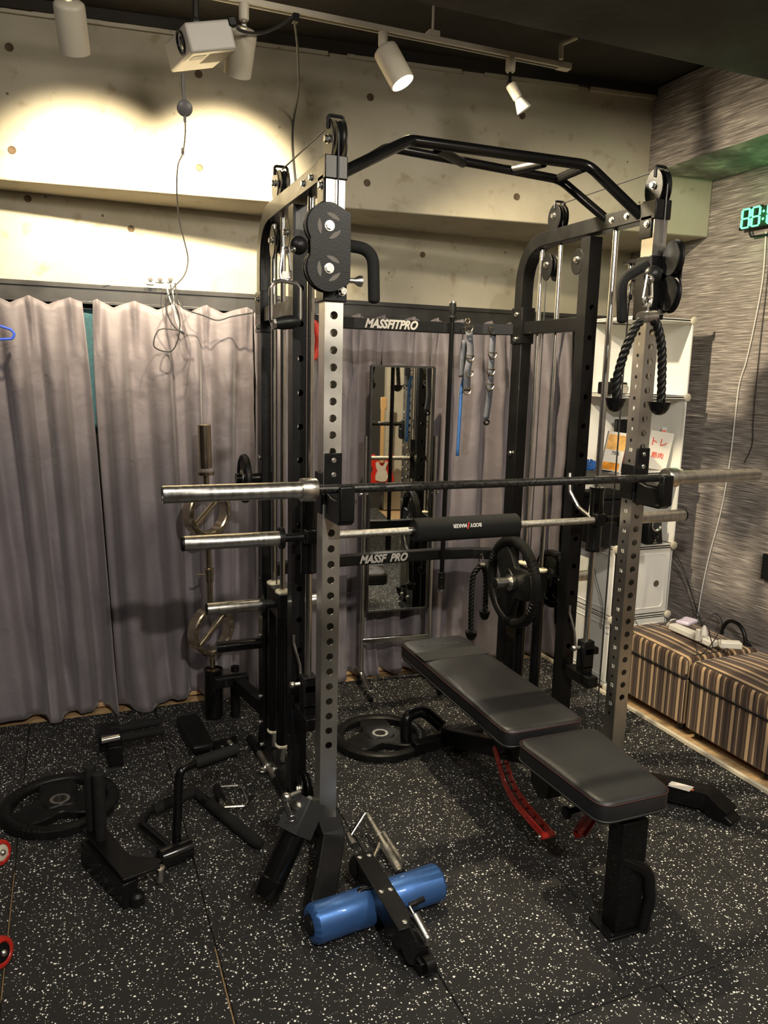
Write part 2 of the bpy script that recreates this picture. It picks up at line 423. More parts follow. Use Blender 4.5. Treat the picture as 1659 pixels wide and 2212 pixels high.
# curtain head frame along the wall, and timber strip at the wall foot
YR=1.61
g=G()
g.box(((XL+XR)/2,1.66,2.035),(XR-XL-.1,.085,.022)); g.box(((XL+XR)/2,1.655,1.99),(XR-XL-.1,.06,.075)); g.box(((XL+XR)/2,1.618,1.962),(XR-XL-.1,.018,.014))
rail=struct('trim_7',g,DKALU,bev=.002)
g=G(); g.box(((XL+XR)/2,1.680,1.04),(XR-XL-.1,.03,1.80)); struct('window_1',g,mat('dark_window_glass',(.015,.013,.012),.2))
g=G(); g.box(((XL+XR)/2,1.66,.006),(XR-XL-.1,.08,.022)); struct('baseboard_back',g,WOOD,bev=.002)
g=G(); g.box((1.886,-1.0,-.007),(.018,5.2,.020)); struct('trim_8',g,mat('pale_edge_strip',(.66,.60,.46),.35,noise=(7,.1,3)),bev=.003)
# cream concrete pier and dark drape on the wall behind the camera (seen in the mirror)
g=G(); g.box((2.14,YF+.06,1.5),(.42,.12,3.0)); struct('wall_front',g,CONC)

# ---------------------------------------------------------------- curtains
def curtain(label,x0,x1,ph,n,seed,gapL=0,gapR=0,yc=1.575,sag=1,zt=1.955,lean=(0,0)):
    rnd=random.Random(seed); W=x1-x0; NX=int(W*150); NZ=60; P=[]
    nz=[(rnd.uniform(0,6.28),rnd.uniform(.6,1.4)) for _ in range(12)]
    for j in range(NZ+1):
        t=j/NZ; t2=t**1.0; row=[]
        for i in range(NX+1):
            s=i/NX; u=(s*n+ph)+.30*t*math.sin(s*n*1.15+nz[9][0])+.10*math.sin(s*n*2.3+nz[10][0])
            fr=u-math.floor(u)
            pinch=math.exp(-((fr-.5)/.06)**2)         # pinch pleat at the heading
            top=max(0,1-t*9)
            d=math.tanh(1.9*math.sin(2*math.pi*fr+math.pi/2))/.956        # big folds
            k=min(1,t*5+.12)
            fold=.038*k*d+.007*k*math.sin(2*math.pi*(u*2+.3*math.sin(t*3+nz[0][0])))*nz[1][1]
            wv=.020*t*math.sin(u*2.1+nz[2][0]+t*1.7)+.012*t*math.sin(u*5.3+nz[3][0]-t*2.4)
            y=yc-fold-wv+.016*top*(1-pinch)-.022*pinch*top
            hem=.006+.016*max(0,math.sin(u*1.7+nz[4][0]))*sag
            z=zt-(zt-hem)*t+.024*top*(.9-abs(fr-.5)**1.2*3.2)*(1 if t==0 else top)
            # buckling where the cloth meets the floor
            if t>.90: y-= (t-.90)*1.0*(1+math.sin(u*3+nz[5][0]))*.35
            # crossing drag creases under the heading
            cr=math.exp(-((t-.10-.10*abs(fr-.5)*2)/.012)**2)*.006+math.exp(-((t-.17-.06*fr)/.010)**2)*.005*nz[6][1]
            y-=cr
            y+=.004*math.sin(t*38+u*4+nz[7][0])*math.exp(-((t-.5)/.4)**2)
            X_=x0+W*s; q1=mnoise.noise(Vector((X_*5+z*2.2,z*2.6,seed*3.1))); q2=abs(mnoise.noise(Vector((X_*9-z*5,z*7+X_*4,seed*5.7))))
            y-=.014*q1*(.3+t)+.012*(.35-q2)*math.exp(-((t-.13)/.16)**2)+.006*q2*t
            x=x0+W*s+.008*t*math.sin(u*3+nz[8][0])
            x+=gapL*(1-t)**8*(1-s)**3 - gapR*(1-t)**8*s**3 + (lean[0]*(1-s)+lean[1]*s)*t
            row.append(Vector((x,y,z)))
        P.append(row)
    g=G(); g.grid(P)
    return one('curtain',g,CLOTH,label,'curtain','mauve grey pleated curtains on the back wall',solid=.002,ang=80)
curtain('mauve grey floor-length curtain at the far left, hem folded on the rubber floor',-1.9,-.668,.1,6.6,1,gapR=.008,lean=(0,.08))
curtain('mauve grey curtain hanging between the teal gap and the left side of the rack',-.652,.105,.35,4.4,2,gapL=.022,lean=(.06,0))
curtain('mauve grey curtain seen behind the chrome rack post, left of the mirror',.108,.792,.2,4.2,3)
curtain('mauve grey curtain hanging behind the right half of the rack, beside the white shelf',.794,1.98,.5,7.6,4)
g=G()
P=[[Vector((-.75+.25*i/12,1.652+.003*math.sin(i*1.3+j*.2),1.935-.55*j/20)) for i in range(13)] for j in range(21)]
g.grid(P); one('blackout_lining',g,mat('teal_cloth',(.03,.09,.11),.8,noise=(60,.35,4)),'teal cloth showing in the gap between the two left curtains','cloth',solid=.003,ang=80)
# ---------------------------------------------------------------- power rack with cable columns
W=1.2
rack=thing('power_rack',(.6,.47,0),'large black and steel power rack with holed front posts and cable pulleys','power rack')
def holed_tube(g,x,y,z0,z1,wx,wy,holes,r,sides='fb'):
    """square tube whose front and back faces carry round holes"""
    n=16
    for yy in ((y,) if sides=='f' else (y,y+wy)):
        zs=sorted(holes); edges=[z0]
        for a,b_ in zip(zs,zs[1:]): edges.append((a+b_)/2)
        first=zs[0]-(zs[1]-zs[0])/2; last=zs[-1]+(zs[1]-zs[0])/2
        cells=[(max(z0,h-(zs[1]-zs[0])/2),min(z1,h+(zs[1]-zs[0])/2),h) for h in zs]
        for a,b_,h in cells:
            out=[];inn=[]
            for k in range(n):
                an=2*math.pi*(k+.5)/n; c,s_=math.cos(an),math.sin(an)
                inn.append(g.b.verts.new((x+c*r,yy,h+s_*r)))
                hx=wx/2; hz=(b_-h) if s_>0 else (h-a)
                q=min(hx/abs(c) if abs(c)>1e-6 else 9,hz/abs(s_) if abs(s_)>1e-6 else 9)
                out.append(g.b.verts.new((x+c*q,yy,h+s_*q)))
            for k in range(n): g.b.faces.new((out[k],out[(k+1)%n],inn[(k+1)%n],inn[k]))
            # fill the corners
            cs=[Vector((x+wx/2,yy,b_)),Vector((x-wx/2,yy,b_)),Vector((x-wx/2,yy,a)),Vector((x+wx/2,yy,a))]
            for ci,c_ in enumerate(cs):
                best=sorted(range(n),key=lambda k:((out[k].co+out[(k+1)%n].co)/2-c_).length)[0]
                cv=g.b.verts.new(c_); g.b.faces.new((out[best],out[(best+1)%n],cv))
            # lip
            dy=.003 if yy==y else -.003
            ring=[g.b.verts.new(v.co+Vector((0,dy,0))) for v in inn]
            for k in range(n): g.b.faces.new((inn[k],inn[(k+1)%n],ring[(k+1)%n],ring[k]))
        for a,b_ in ((z0,max(z0,first)),(min(z1,last),z1)):
            if b_-a>1e-4: g._faces([(x-wx/2,yy,a),(x+wx/2,yy,a),(x+wx/2,yy,b_),(x-wx/2,yy,b_)],[(0,1,2,3)],False)
    for sx in (-1,1): g._faces([(x+sx*wx/2,y,z0),(x+sx*wx/2,y+wy,z0),(x+sx*wx/2,y+wy,z1),(x+sx*wx/2,y,z1)],[(0,1,2,3)],False)
H27=.452; PIT=.0515
holesz=[H27+PIT*k for k in range(0,28)]
for X in (0,W):
    g=G(); holed_tube(g,X,0,.185,2.235,.058,.060,holesz,.0122)
    p=part('front_post',g,POSTM,rack,label='plated steel post with a row of round holes')
    if X>0:
        # numbers and small holes on the inner side
        k=0
        for i in range(1,26):
            z=H27+PIT*27.3-.0768*(i-4)+.02
            if .35<z<2.0:
                text('number_mark',str(i),.019,mat('bare_mark',(.75,.72,.65),.5),frame((X-.0293,.030,z),(0,-1,0),(0,0,1)),p,ext=.0002)
                g=G(); g.cyl((X-.0293,.032,z-.04),(X-.0288,.032,z-.04),.0065,14); part('pin_hole',g,BLKPL,p)
    # black collar cap at the top and bolts
    g=G(); g.box((X,.030,2.262),(.070,.074,.066)); part('post_cap',g,BLACK,rack,bev=.003)
    # angled front foot
    sx=-1 if X==0 else 1
    g=G()
    k1=Vector((X+.0*sx,.03,.19)); 
    foot=[k1,Vector((X+(.012 if X==0 else .11),-.01,.125)),Vector((X+(-.045 if X==0 else .245),-.115,.060)),Vector((X+(-.095 if X==0 else .335),-.20,.012))]
    pts=bend(foot,.05,5)
    for a,b_ in zip(pts,pts[1:]): pass
    def sweep(g,pts,wd,ht,up=(0,0,1),ex=0):
        pts=[Vector(p) for p in pts]; R_=[]
        for i,p in enumerate(pts):
            t=(pts[min(i+1,len(pts)-1)]-pts[max(i-1,0)]).normalized(); u=Vector(up); s_=t.cross(u).normalized(); u=s_.cross(t)
            R_.append([g.b.verts.new(p+s_*a*wd/2+u*c*ht/2) for a,c in ((-1,-1),(1,-1),(1,1),(-1,1))])
        for a,b_ in zip(R_,R_[1:]):
            for k in range(4): g.b.faces.new((a[k],a[(k+1)%4],b_[(k+1)%4],b_[k]))
        g.b.faces.new(R_[0][::-1]); g.b.faces.new(R_[-1])
        return g
    if X==0:
        sweep(g,pts,.082,.05,up=(.1,-.9,.5)); 
    else:
        L=A(1440,1702,z=.05); M_=A(1530,1722,z=.06); E_=A(1572,1762,z=.02)
        pts=bend([Vector((X,.03,.17)),Vector((X+.02,.02,.10)),L,M_,E_],.03,4); sweep(g,pts,.086,.066,up=(0,0,1))
    ft=part('front_foot',g,BLACK,rack,bev=.004)
    g=G(); e=pts[-1]; d=(pts[-1]-pts[-2]).normalized(); g.bar(e-d*.012,e+d*.035,.080,.030 if X>0 else .03,up=(0,0,1)); part('rubber_cap',g,RUBBER,ft,bev=.006)
    if X>0:
        g=G(); a=A(1446,1692,z=.085); b_=A(1494,1705,z=.0945); g.bar(a,b_,.046,.002); st=part('warning_label',g,mat('white_label',(.75,.70,.62),.5),ft)
        g=G(); g.bar(a+Vector((0,-.010,.0012)),b_+Vector((0,-.010,.0012)),.012,.001); part('label_stripe',g,mat('orange_print',(.75,.16,.03),.5),ft)
    # top beam curving down to the rear upright
    g=G(); zt=2.262
    pts=bend([(X,.062,zt),(X,.875,zt),(X,.875,1.86)],.26,12)
    sweep(g,pts,.058,.062,up=(1,0,0))
    g.b.verts.ensure_lookup_table()
    part('top_beam',g,BLACK,rack,bev=.003)
    # rear upright with sleeve joint
    g=G(); g.box((X,.872,.985),(.056,.078,1.86)); part('rear_upright',g,BLACK,rack,bev=.003)
    g=G(); g.box((X,.872,1.905),(.068,.092,.16)); part('joint_sleeve',g,BLACK,rack,bev=.002)
    # inner upright with slots
    g=G(); holed_tube(g,X,.362,.03,2.225,.058,.060,[.42+.118*k for k in range(14)],.011)
    part('inner_upright',g,BLACK,rack)
    # short braces, floor rail
    g=G(); g.box((X,.628,1.893),(.045,.41,.055)); part('side_brace',g,BLACK,rack,bev=.002)
    g=G(); g.box((X,.47,.055),(.058,.90,.06)); part('floor_rail',g,BLACK,rack,bev=.003)
    # weight guide rods with sliding sleeves
    for yy in (.605,.745):
        g=G(); g.cyl((X,yy,.09),(X,yy,2.225 if yy<.7 else 2.225),.0105,16); part('guide_rod',g,CHROME,rack)
        g=G(); g.cyl((X,yy,.17),(X,yy,.815),.025,20); ss=part('carriage_sleeve',g,BLACKG,rack)
        for zz in (.165,.815):
            g=G(); g.lathe((X,yy,zz-.006),(0,0,1),[(.012,0),(.027,0),(.030,.004),(.030,.010),(.027,.013),(.012,.013)],24); part('buffer_ring',g,CREAMR,ss)
    # weight pegs either side of the carriage
    g=G(); g.box((X,.675,.76),(.05,.19,.10)); part('carriage_block',g,BLACK,rack,bev=.004)
    for sd in (-1,1):
        L_=.29 if (sd<0)==(X==0) else .21
        g=G(); g.cyl((X+sd*.025,.65,.757),(X+sd*.07,.65,.757),.018,18); g.lathe((X+sd*.068,.65,.757),(sd,0,0),[(.02,0),(.043,.001),(.043,.012),(.02,.013)],28); pg=part('peg_collar',g,BLKPL,rack)
        g=G(); g.lathe((X+sd*.08,.65,.757),(sd,0,0),[(.024,0),(.0245,.002),(.0245,L_-.082),(.022,L_-.08)],28); pq=part('weight_peg',g,STEEL,rack)
        g=G(); g.lathe((X+sd*(L_),.65,.757),(sd,0,0),[(.024,-.004),(.024,.002),(.018,.004),(.001,.004)],24); part('peg_plug',g,BLKPL,pq)
    # rear storage pegs
    for zz,LL in ((1.235,.10),(.52,.19)):
        if X==0:
            g=G(); g.cyl((X-.03,.86,zz),(X-.03-LL,.86,zz),.024,20); part('storage_peg',g,BLACKG,rack)
    # smith rods, foot blocks
    g=G(); g.cyl((X,.245,.43),(X,.245,2.233),.0125,20); part('smith_rod',g,CHROME,rack)
    g=G(); g.box((X,.262,.440),(.050,.16,.045)); g.box((X,.245,.475),(.045,.05,.045)); part('rod_bracket',g,BLACK,rack,bev=.002)
    g=G(); g.box((X+.0,.245,.545),(.052,.05,.12)); g.box((X+.015,.245,.56),(.07,.05,.03)); bb=part('safety_stop',g,BLKPL,rack,bev=.004)
    g=G(); g.cyl((X-.03,.245,.575),(X-.055,.245,.575),.008,12); g.sphere((X-.058,.245,.575),.012); part('stop_pin',g,ZINC,bb)
    g=G(); g.tube(bend([(X-.01,.30,.56),(X-.012,.31,.62),(X-.03,.33,.70),(X-.03,.33,.73)],.02),.005,8); part('stop_lever',g,STEEL,bb)
    # pulleys
    def wheel(g,c,ax,R_,t=.022):
        c=Vector(c); a=Vector(ax).normalized()
        g.lathe(c-a*t/2,a,[(.012,0),(R_*.45,.002),(R_*.82,.001),(R_,.0),(R_,t*.22),(R_*.86,t*.5),(R_,t*.78),(R_,t),(R_*.82,t-.001),(R_*.45,t-.002),(.012,t)],36)
    def oval(g,c,h,wd,t,ax):   # oval side plate, normal along ax (x)
        c=Vector(c); poly=[c+Vector((0,math.cos(a)*wd,math.sin(a)*h)) for a in [2*math.pi*k/24 for k in range(24)]]
        g.prism(poly,(t,0,0))
    for (yy,zz,R_,hh,off) in ((.040,2.348,.052,.064,.012),(.632,2.345,.046,.056,.0),(.66,2.150,.046,.058,-.004),(.44,2.145,.040,.052,-.006)):
        g=G(); wheel(g,(X+off,yy,zz),(1,0,0),R_); wl=part('pulley_wheel',g,BLKPL,rack)
        g=G(); oval(g,(X+off-.024,yy,zz-.008),hh,.046 if zz>2.2 else .040,.004,1); oval(g,(X+off+.020,yy,zz-.008),hh,.040,.004,1); part('side_plate',g,BLACK,wl,bev=.001)
        bolts(wl,[(X+off-.024,yy,zz)],(-1,0,0),.010,.012)
        if zz>2.3:
            g=G(); g.tube(bend([(X+off-.026,yy-.005,zz+.028),(X+off-.026,yy-.005,zz+R_+.012),(X+off+.022,yy-.005,zz+R_+.012),(X+off+.022,yy-.005,zz+.028)],.01),.005,8); part('cable_keeper',g,BLKPL,wl)
    # low pulleys and bolts on the floor rail
    for (yy,zz,R_) in ((.27,.155,.052),(.10,.13,.045)):
        g=G(); wheel(g,(X+.006,yy,zz),(1,0,0),R_); wl=part('pulley_wheel',g,BLKPL,rack)
        g=G(); oval(g,(X-.022,yy,zz),.05,.04,.004,1); part('side_plate',g,BLACK,wl,bev=.001)
        bolts(wl,[(X-.022,yy,zz)],(-1,0,0),.011,.012)
    s_=-1
    bolts(rack,[(X-.030,y_,.055) for y_ in (.05,.22,.40,.62,.85)]+[(X-.030,.872,z_) for z_ in (.15,.27,.55,.80,1.32)]+[(X-.035,.872,z_) for z_ in (1.845,1.955)]+[(X-.030,y_,2.262) for y_ in (.15,.235)]+[(X-.036,.030,2.215)],(-1,0,0))
    # bracket ear under the cap and the cable
    g=G(); g.box((X-.033,.04,2.205),(.004,.06,.075)); part('gusset',g,BLACK,rack,bev=.001)
    g=G(); 
    g.tube([(X+.004,-.012,2.345),(X+.004,-.010,2.15)],.0028,8)
    g.tube([(X+.008,.040,2.402),(X+.004,.632,2.395)],.0028,8)
    g.tube([(X,.60,2.34),(X,.61,1.9)],.0026,8); g.tube([(X,.70,2.15),(X,.70,.82)],.0026,8)
    part('cable',g,mat('black_cable',(.02,.02,.02),.4),rack)
# long front cable on the right column
g=G(); g.tube([(W,.14,1.955),(W,.14,.17)],.0030,8)
cb=part('cable',g,MATS['black_cable'],rack)
g=G(); g.cyl((W,.14,1.955),(W,.14,2.03),.008,12); g.cyl((W,.14,1.965),(W,.14,1.985),.014,6); g.lathe((W-.012,.14,2.035),(1,0,0),[(.006,0),(.017,.002),(.017,.020),(.006,.022)],20); part('cable_end',g,ZINC,cb)
g=G(); g.cyl((W-.005,.14,2.035),(W-.005,.14,2.10),.009,12);g.cyl((W+.012,.14,2.04),(W+.012,.14,2.10),.004,12); part('cable_adjuster',g,CHROME,cb)
g=G(); g.box((W,.12,2.10),(.05,.08,.012)); g.box((W+.02,.10,2.035),(.012,.09,.02)); part('cable_bracket',g,BLACK,cb)
# crossbars with the maker's lettering, bowed to the back
LOGO=mat('logo_grey',(.30,.29,.27),.5)
for z,tx,px in ((1.890,'MASSFITPRO',845),(.820,'MASSF  PRO',828)):
    g=G(); poly=bend([(0,.905,z),(.16,.99,z),(.42,1.015,z),(.86,1.015,z),(1.06,.985,z),(1.2,.905,z)],.10,6)
    sweep(g,poly,.045,.050); cb=part('crossbar',g,BLACK,rack,bev=.003)
    c=A(px,695 if z>1 else 1217,y=.991)
    text('logo',tx,.052,LOGO,frame((c.x,.991,z),(1,0,0),(0,0,1)),cb,ext=.0006,bold=.0022,shear=.35,sx=.86)
# pull-up bar: two cranked tubes joined by angled grips
fL=A(745,384,x=.036); 
def pb(px,py,y): return A(px,py,y=y)
g=G(); g.tube(bend([(.030,.10,2.262),pb(884,303,.22),pb(1272,357,.22),pb(1390,472,.08)+Vector((0,0,.0))],.07,8),.0185,18); pu=part('pull_up_bar',g,BLACKG,rack,label='cranked black pull-up bar over the front')
g=G(); g.tube(bend([(.030,.30,2.262),pb(838,318,.44),pb(1210,388,.42),pb(1327,488,.26)],.07,8),.0165,18); part('pull_up_bar',g,BLACKG,rack)
for a,b_,nm,mm in ((pb(945,322,.24),pb(1000,352,.43),'angled_grip',RUBBER),(pb(1105,368,.43),pb(1175,352,.24),'angled_grip',RUBBER),(pb(1262,362,.23),pb(1205,386,.42),'end_strut',BLACKG),(pb(880,308,.23),pb(842,322,.44),'end_strut',BLACKG)):
    g=G(); g.tube([a,b_],.0165,14); part(nm,g,mm,pu)
# dip and pull handles with pop pins, adjustable pulley heads
for X,sd in ((0,1),(W,-1)):
    zc=2.005
    zt0=A(718,515,y=-.01).z if X==0 else A(1410,552,y=0).z; zb1=A(718,651,y=-.01).z if X==0 else A(1405,690,y=0).z
    g=G(); g.box((X,.030,(zt0+zb1)/2),(.074,.078,zt0-zb1)); hd=part('pulley_carriage',g,BLACK,rack,bev=.003)
    if X==0: hp=bend([(X+.03,.02,2.052),A(806,540,y=.0),A(808,648,y=.0)],.055,8)
    else: hp=bend([(X-.03,.02,2.078),A(1342,603,y=.02),A(1344,692,y=.02)],.055,8)
    g=G(); g.tube(hp,.0185,16); g.sphere(hp[-1],.0185,10,(1,1,.6)); part('hand_grip',g,FOAM,hd)
    if X==0:
        a=A(742,605,y=.02); g=G(); g.lathe(a,(1,0,0),[(.007,0),(.008,.03),(.008,.035),(.016,.048),(.017,.058),(.008,.062)],24); part('pop_pin_knob',g,STEEL,hd)
        g=G(); g.cyl(a-Vector((.01,0,0)),a+Vector((.004,0,0)),.013,16); part('pin_seat',g,BLKPL,hd)
    bolts(hd,[(X+.02,-.012,zt0-.05),(X+.02,-.012,zb1+.03)],(0,-1,0),.010,.02)
def pulley_plate(M,parent,both=True):
    """two-lobed plate with slots, local x outwards, y up, normal z"""
    poly=[]
    def arc(cx,cy,r,a0,a1,n=14):
        for k in range(n+1):
            a=math.radians(a0+(a1-a0)*k/n); poly.append((cx+r*math.cos(a),cy+r*math.sin(a)))
    arc(-.036,.059,.066,80,212); arc(-.036,-.059,.066,148,290)
    poly.extend([(.024,-.100),(.030,-.085),(.030,.100),(-.02,.122)])
    tk=.004
    for off in ((0,-.034) if both else (0,)):
        g=G(); g.prism([M@Vector((x,y,off)) for x,y in poly],M.to_3x3()@Vector((0,0,tk))); part('head_plate',g,BLACK,parent,bev=.001)
    for cy in (.059,-.059):
        g=G(); a=(M.to_3x3()@Vector((0,0,1))).normalized(); c=M@Vector((-.050,cy,-.013)); wheel(g,c,a,.058,.020); w_=part('pulley_wheel',g,BLKPL,parent)
        bolts(w_,[M@Vector((-.036,cy,tk))],a,.011,.009)
        # comma-shaped slots
        for ph in (30,150,270):
            poly2=[]
            for k in range(9):
                an=math.radians(ph+k*9); rr=.036
                poly2.append((-.036+rr*math.cos(an),cy+rr*math.sin(an)))
            for k in range(8,-1,-1):
                an=math.radians(ph+k*9); rr=.036-.013*math.sin(math.pi*(k+1)/10)
                poly2.append((-.036+rr*math.cos(an),cy+rr*math.sin(an)))
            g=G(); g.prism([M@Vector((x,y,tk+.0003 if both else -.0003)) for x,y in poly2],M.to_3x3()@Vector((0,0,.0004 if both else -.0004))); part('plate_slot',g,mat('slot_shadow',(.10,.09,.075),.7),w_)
ph=thing('swivel_pulley',(0.0,-.045,1.97),'black two-wheel swivel pulley block facing forward on the left rack post','pulley')
M=frame((.002,-.048,A(715,535,y=-.045).z),(1,0,0),(0,0,1)); pulley_plate(M,ph)
ph2=thing('swivel_pulley',(W,-.06,1.97),'black two-wheel swivel pulley block turned edge-on at the right rack post','pulley')
M=frame((W+.030,-.022,A(1430,595,y=-.06).z),(.24,.97,0),(0,0,1)); pulley_plate(M,ph2,False)
# bar holder for upright bars, with short stub
g=G(); hx,hy=-.16,1.304
g.box(((hx-.02)/2,1.10+.12,.215),(abs(hx)+.0,.045,.05)); g.bar((0,.90,.20),(-.07,1.24,.205),.05,.06); ar=part('holder_arm',g,BLACK,rack,bev=.003)
g=G(); g.lathe((hx,hy,.012),(0,0,1),[(.045,0),(.045,.24),(.038,.24),(.038,.05)],28); part('bar_holder_tube',g,BLACKG,ar)
g=G(); g.cyl((-.062,1.27,.20),(-.062,1.27,.012),.024,16); g.cyl((-.062,1.27,.24),(-.062,1.27,.265),.02,16); part('holder_foot',g,BLACK,ar)
# rear floor cross rail


# J-hooks
def jhook(x,label,flip=1):
    t=thing('j_hook',(x,0,1.25),label,'bar hook','J hooks on the front posts')
    g=G(); g.box((x+.002*flip,-.004,1.352),(.056,.008,.15)); g.box((x-.034,.03,1.30),(.006,.07,.13)); part('back_plate',g,BLACK,t,bev=.002)
    bolts(t,[(x+.002,-.009,1.405),(x+.002,-.009,1.36)],(0,-1,0),.006,.004,'screw')
    g=G(); pr=[(-.0,1.312),(-.058,1.296),(-.115,1.296),(-.135,1.345),(-.150,1.342),(-.150,1.235),(-.13,1.222),(-.0,1.222)]
    g.prism([(x-.024,y,z) for y,z in pr],(.048,0,0)); part('cradle',g,BLACK,t,bev=.005)
    g=G(); g.prism([(x-.020,y,z+.0015) for y,z in [(-.003,1.311),(-.058,1.296),(-.113,1.296),(-.113,1.300),(-.058,1.300),(-.003,1.315)]],(.04,0,0)); part('cradle_liner',g,RUBBER,t)
    return t
jhook(.0,'black J hook cradling the barbell on the left front post')
jhook(W,'black J hook cradling the barbell on the right front post')

# ---------------------------------------------------------------- barbell
zb=1.3285; yb=-.094
bar_=thing('barbell',(.57,yb,zb),'long black-shafted barbell with steel sleeves racked across the J hooks','barbell')
xb0=-.524; 
def sleeve(x,sd,y,z,L,r,par,m=STEEL,name='sleeve',coll=.035):
    g=G(); g.lathe((x,y,z),(sd,0,0),[(r*.72,.012),(r*.80,.004),(r*.92,0),(r,.003),(r,L-.03),(r*1.02,L-.03),(r*1.02,L-.026),(r*1.0,L-.026),(r*1.0,L-.02),(coll,L-.018),(coll,L+.026),(coll*.93,L+.030),(coll*.5,L+.031)],40); o=part(name,g,m,par)
    return o
s1=sleeve(xb0,1,yb,zb,.415,.0248,bar_); s2=sleeve(xb0+2.2,-1,yb,zb,.415,.0248,bar_)
for o,x in ((s1,xb0),(s2,xb0+2.2)):
    g=G(); g.cyl((x+(.013 if x<0 else -.013),yb,zb),(x+(.015 if x<0 else -.015),yb,zb),.0175,24); part('end_disc',g,mat('dark_steel',(.10,.095,.09),.35,1),o)
g=G()
pr=[(.0135,0)]; L=1.31
def seg(a,b_,r): pr.extend([(r,a),(r,b_)])
pr=[(.010,.0),(.0135,.002),(.0137,.105),(.0146,.108),(.0146,.215),(.0137,.217),(.0137,.221),(.0146,.223),(.0146,.345),(.0137,.347),(.0137,L-.347),(.0146,L-.345),(.0146,L-.223),(.0137,L-.221),(.0137,L-.217),(.0146,L-.215),(.0146,L-.108),(.0137,L-.105),(.0135,L-.002),(.010,L)]
g.lathe((xb0+.445,yb,zb),(1,0,0),pr,24); part('shaft',g,mat('black_shaft',(.03,.029,.027),.33,.6,noise=(90,.5,3),bump=(900,.5,.0005)),bar_,label='black knurled shaft')

# ---------------------------------------------------------------- smith bar, sliding on the rods
zs_,ysm=1.118,.262-.0
KN=mat('knurled_steel',(.50,.48,.42),.38,1,bump=(1100,.8,.001),noise=(120,.3,2))
sm=thing('smith_bar',(.6,ysm,zs_),'steel guided bar riding on the two rods below the barbell, with black bearing tubes','smith bar')
g=G(); g.cyl((.03,ysm-.045,zs_),(1.17,ysm-.045,zs_),.0135,20); part('shaft',g,KN,sm)
g=G(); g.cyl((.36,ysm-.045,zs_),(.41,ysm-.045,zs_),.0137,20); part('smooth_band',g,CHROME,sm)
for X,sd in ((0,-1),(W,1)):
    g=G(); g.lathe((X,.245,.985),(0,0,1),[(.013,0),(.030,.0),(.031,.008),(.029,.012),(.029,.248),(.031,.252),(.030,.262),(.013,.262)],28); bt=part('bearing_tube',g,BLACKG,sm)
    g=G(); g.box((X,ysm-.03,zs_),(.05,.06,.05)); part('bar_clamp',g,BLACK,bt,bev=.004)
    g=G(); ys=ysm-.045; g.cyl((X+sd*.03,ys,zs_),(X+sd*.10,ys,zs_),.0145,18); part('stub_shaft',g,BLACK,bt)
    g=G(); g.lathe((X+sd*.098,ys,zs_),(sd,0,0),[(.02,0),(.037,.001),(.037,.014),(.02,.015)],30); part('stop_collar',g,BLKPL,bt)
    g=G(); g.lathe((X+sd*.113,ys,zs_),(sd,0,0),[(.0235,0),(.0245,.001),(.0245,.318),(.0225,.322)],32); sl=part('sleeve',g,STEEL,sm)
    g=G(); g.lathe((X+sd*.434,ys,zs_),(sd,0,0),[(.0245,-.008),(.0250,.0),(.02,.004),(.001,.004)],28); part('sleeve_cap',g,BLKPL,sl)
    g=G(); g.tube(bend([(X-sd*.02,ysm-.03,zs_+.0),(X-sd*.045,.30,zs_+.04),(X-sd*.065,.335,zs_+.10),(X-sd*.065,.345,zs_+.175)],.03,5),[.008]*2+[.007]*40 if 0 else .008,10); part('latch_hook',g,STEEL,sm)
# bar pad
pc=thing('bar_cushion',(.66,ysm-.045,zs_),'thick black foam pad with a printed logo wrapped round the smith bar','bar pad')
x0=A(893,1140,y=ysm-.045).x; x1=A(1115,1130,y=ysm-.045).x
g=G(); yy=ysm-.045; g.lathe((x0,yy,zs_),(1,0,0),[(.016,.004),(.040,0),(.044,.004),(.044,x1-x0-.004),(.040,x1-x0),(.016,x1-x0-.004)],36); part('foam_sleeve',g,FOAM,pc)
cx=A(1012,1135,y=yy-.044).x
LW=mat('white_print',(.70,.68,.62),.5); LR=mat('red_print',(.65,.05,.03),.5)
ny,nz_=-.97,.26
fr_=frame((cx,yy+ny*.0447,zs_+nz_*.0447+.006),(-1,0,0),(0,-.26,-.97))
text('print','BODY',.019,LW,fr_@Matrix.Translation((-.031,0,0)),pc,ext=.0004,bold=.0006,sx=.92)
text('print','MAKER',.019,LW,fr_@Matrix.Translation((.034,0,0)),pc,ext=.0004,bold=.0006,sx=.92)
text('print_slash','/',.032,LR,fr_,pc,ext=.0004,bold=.001,sx=1)
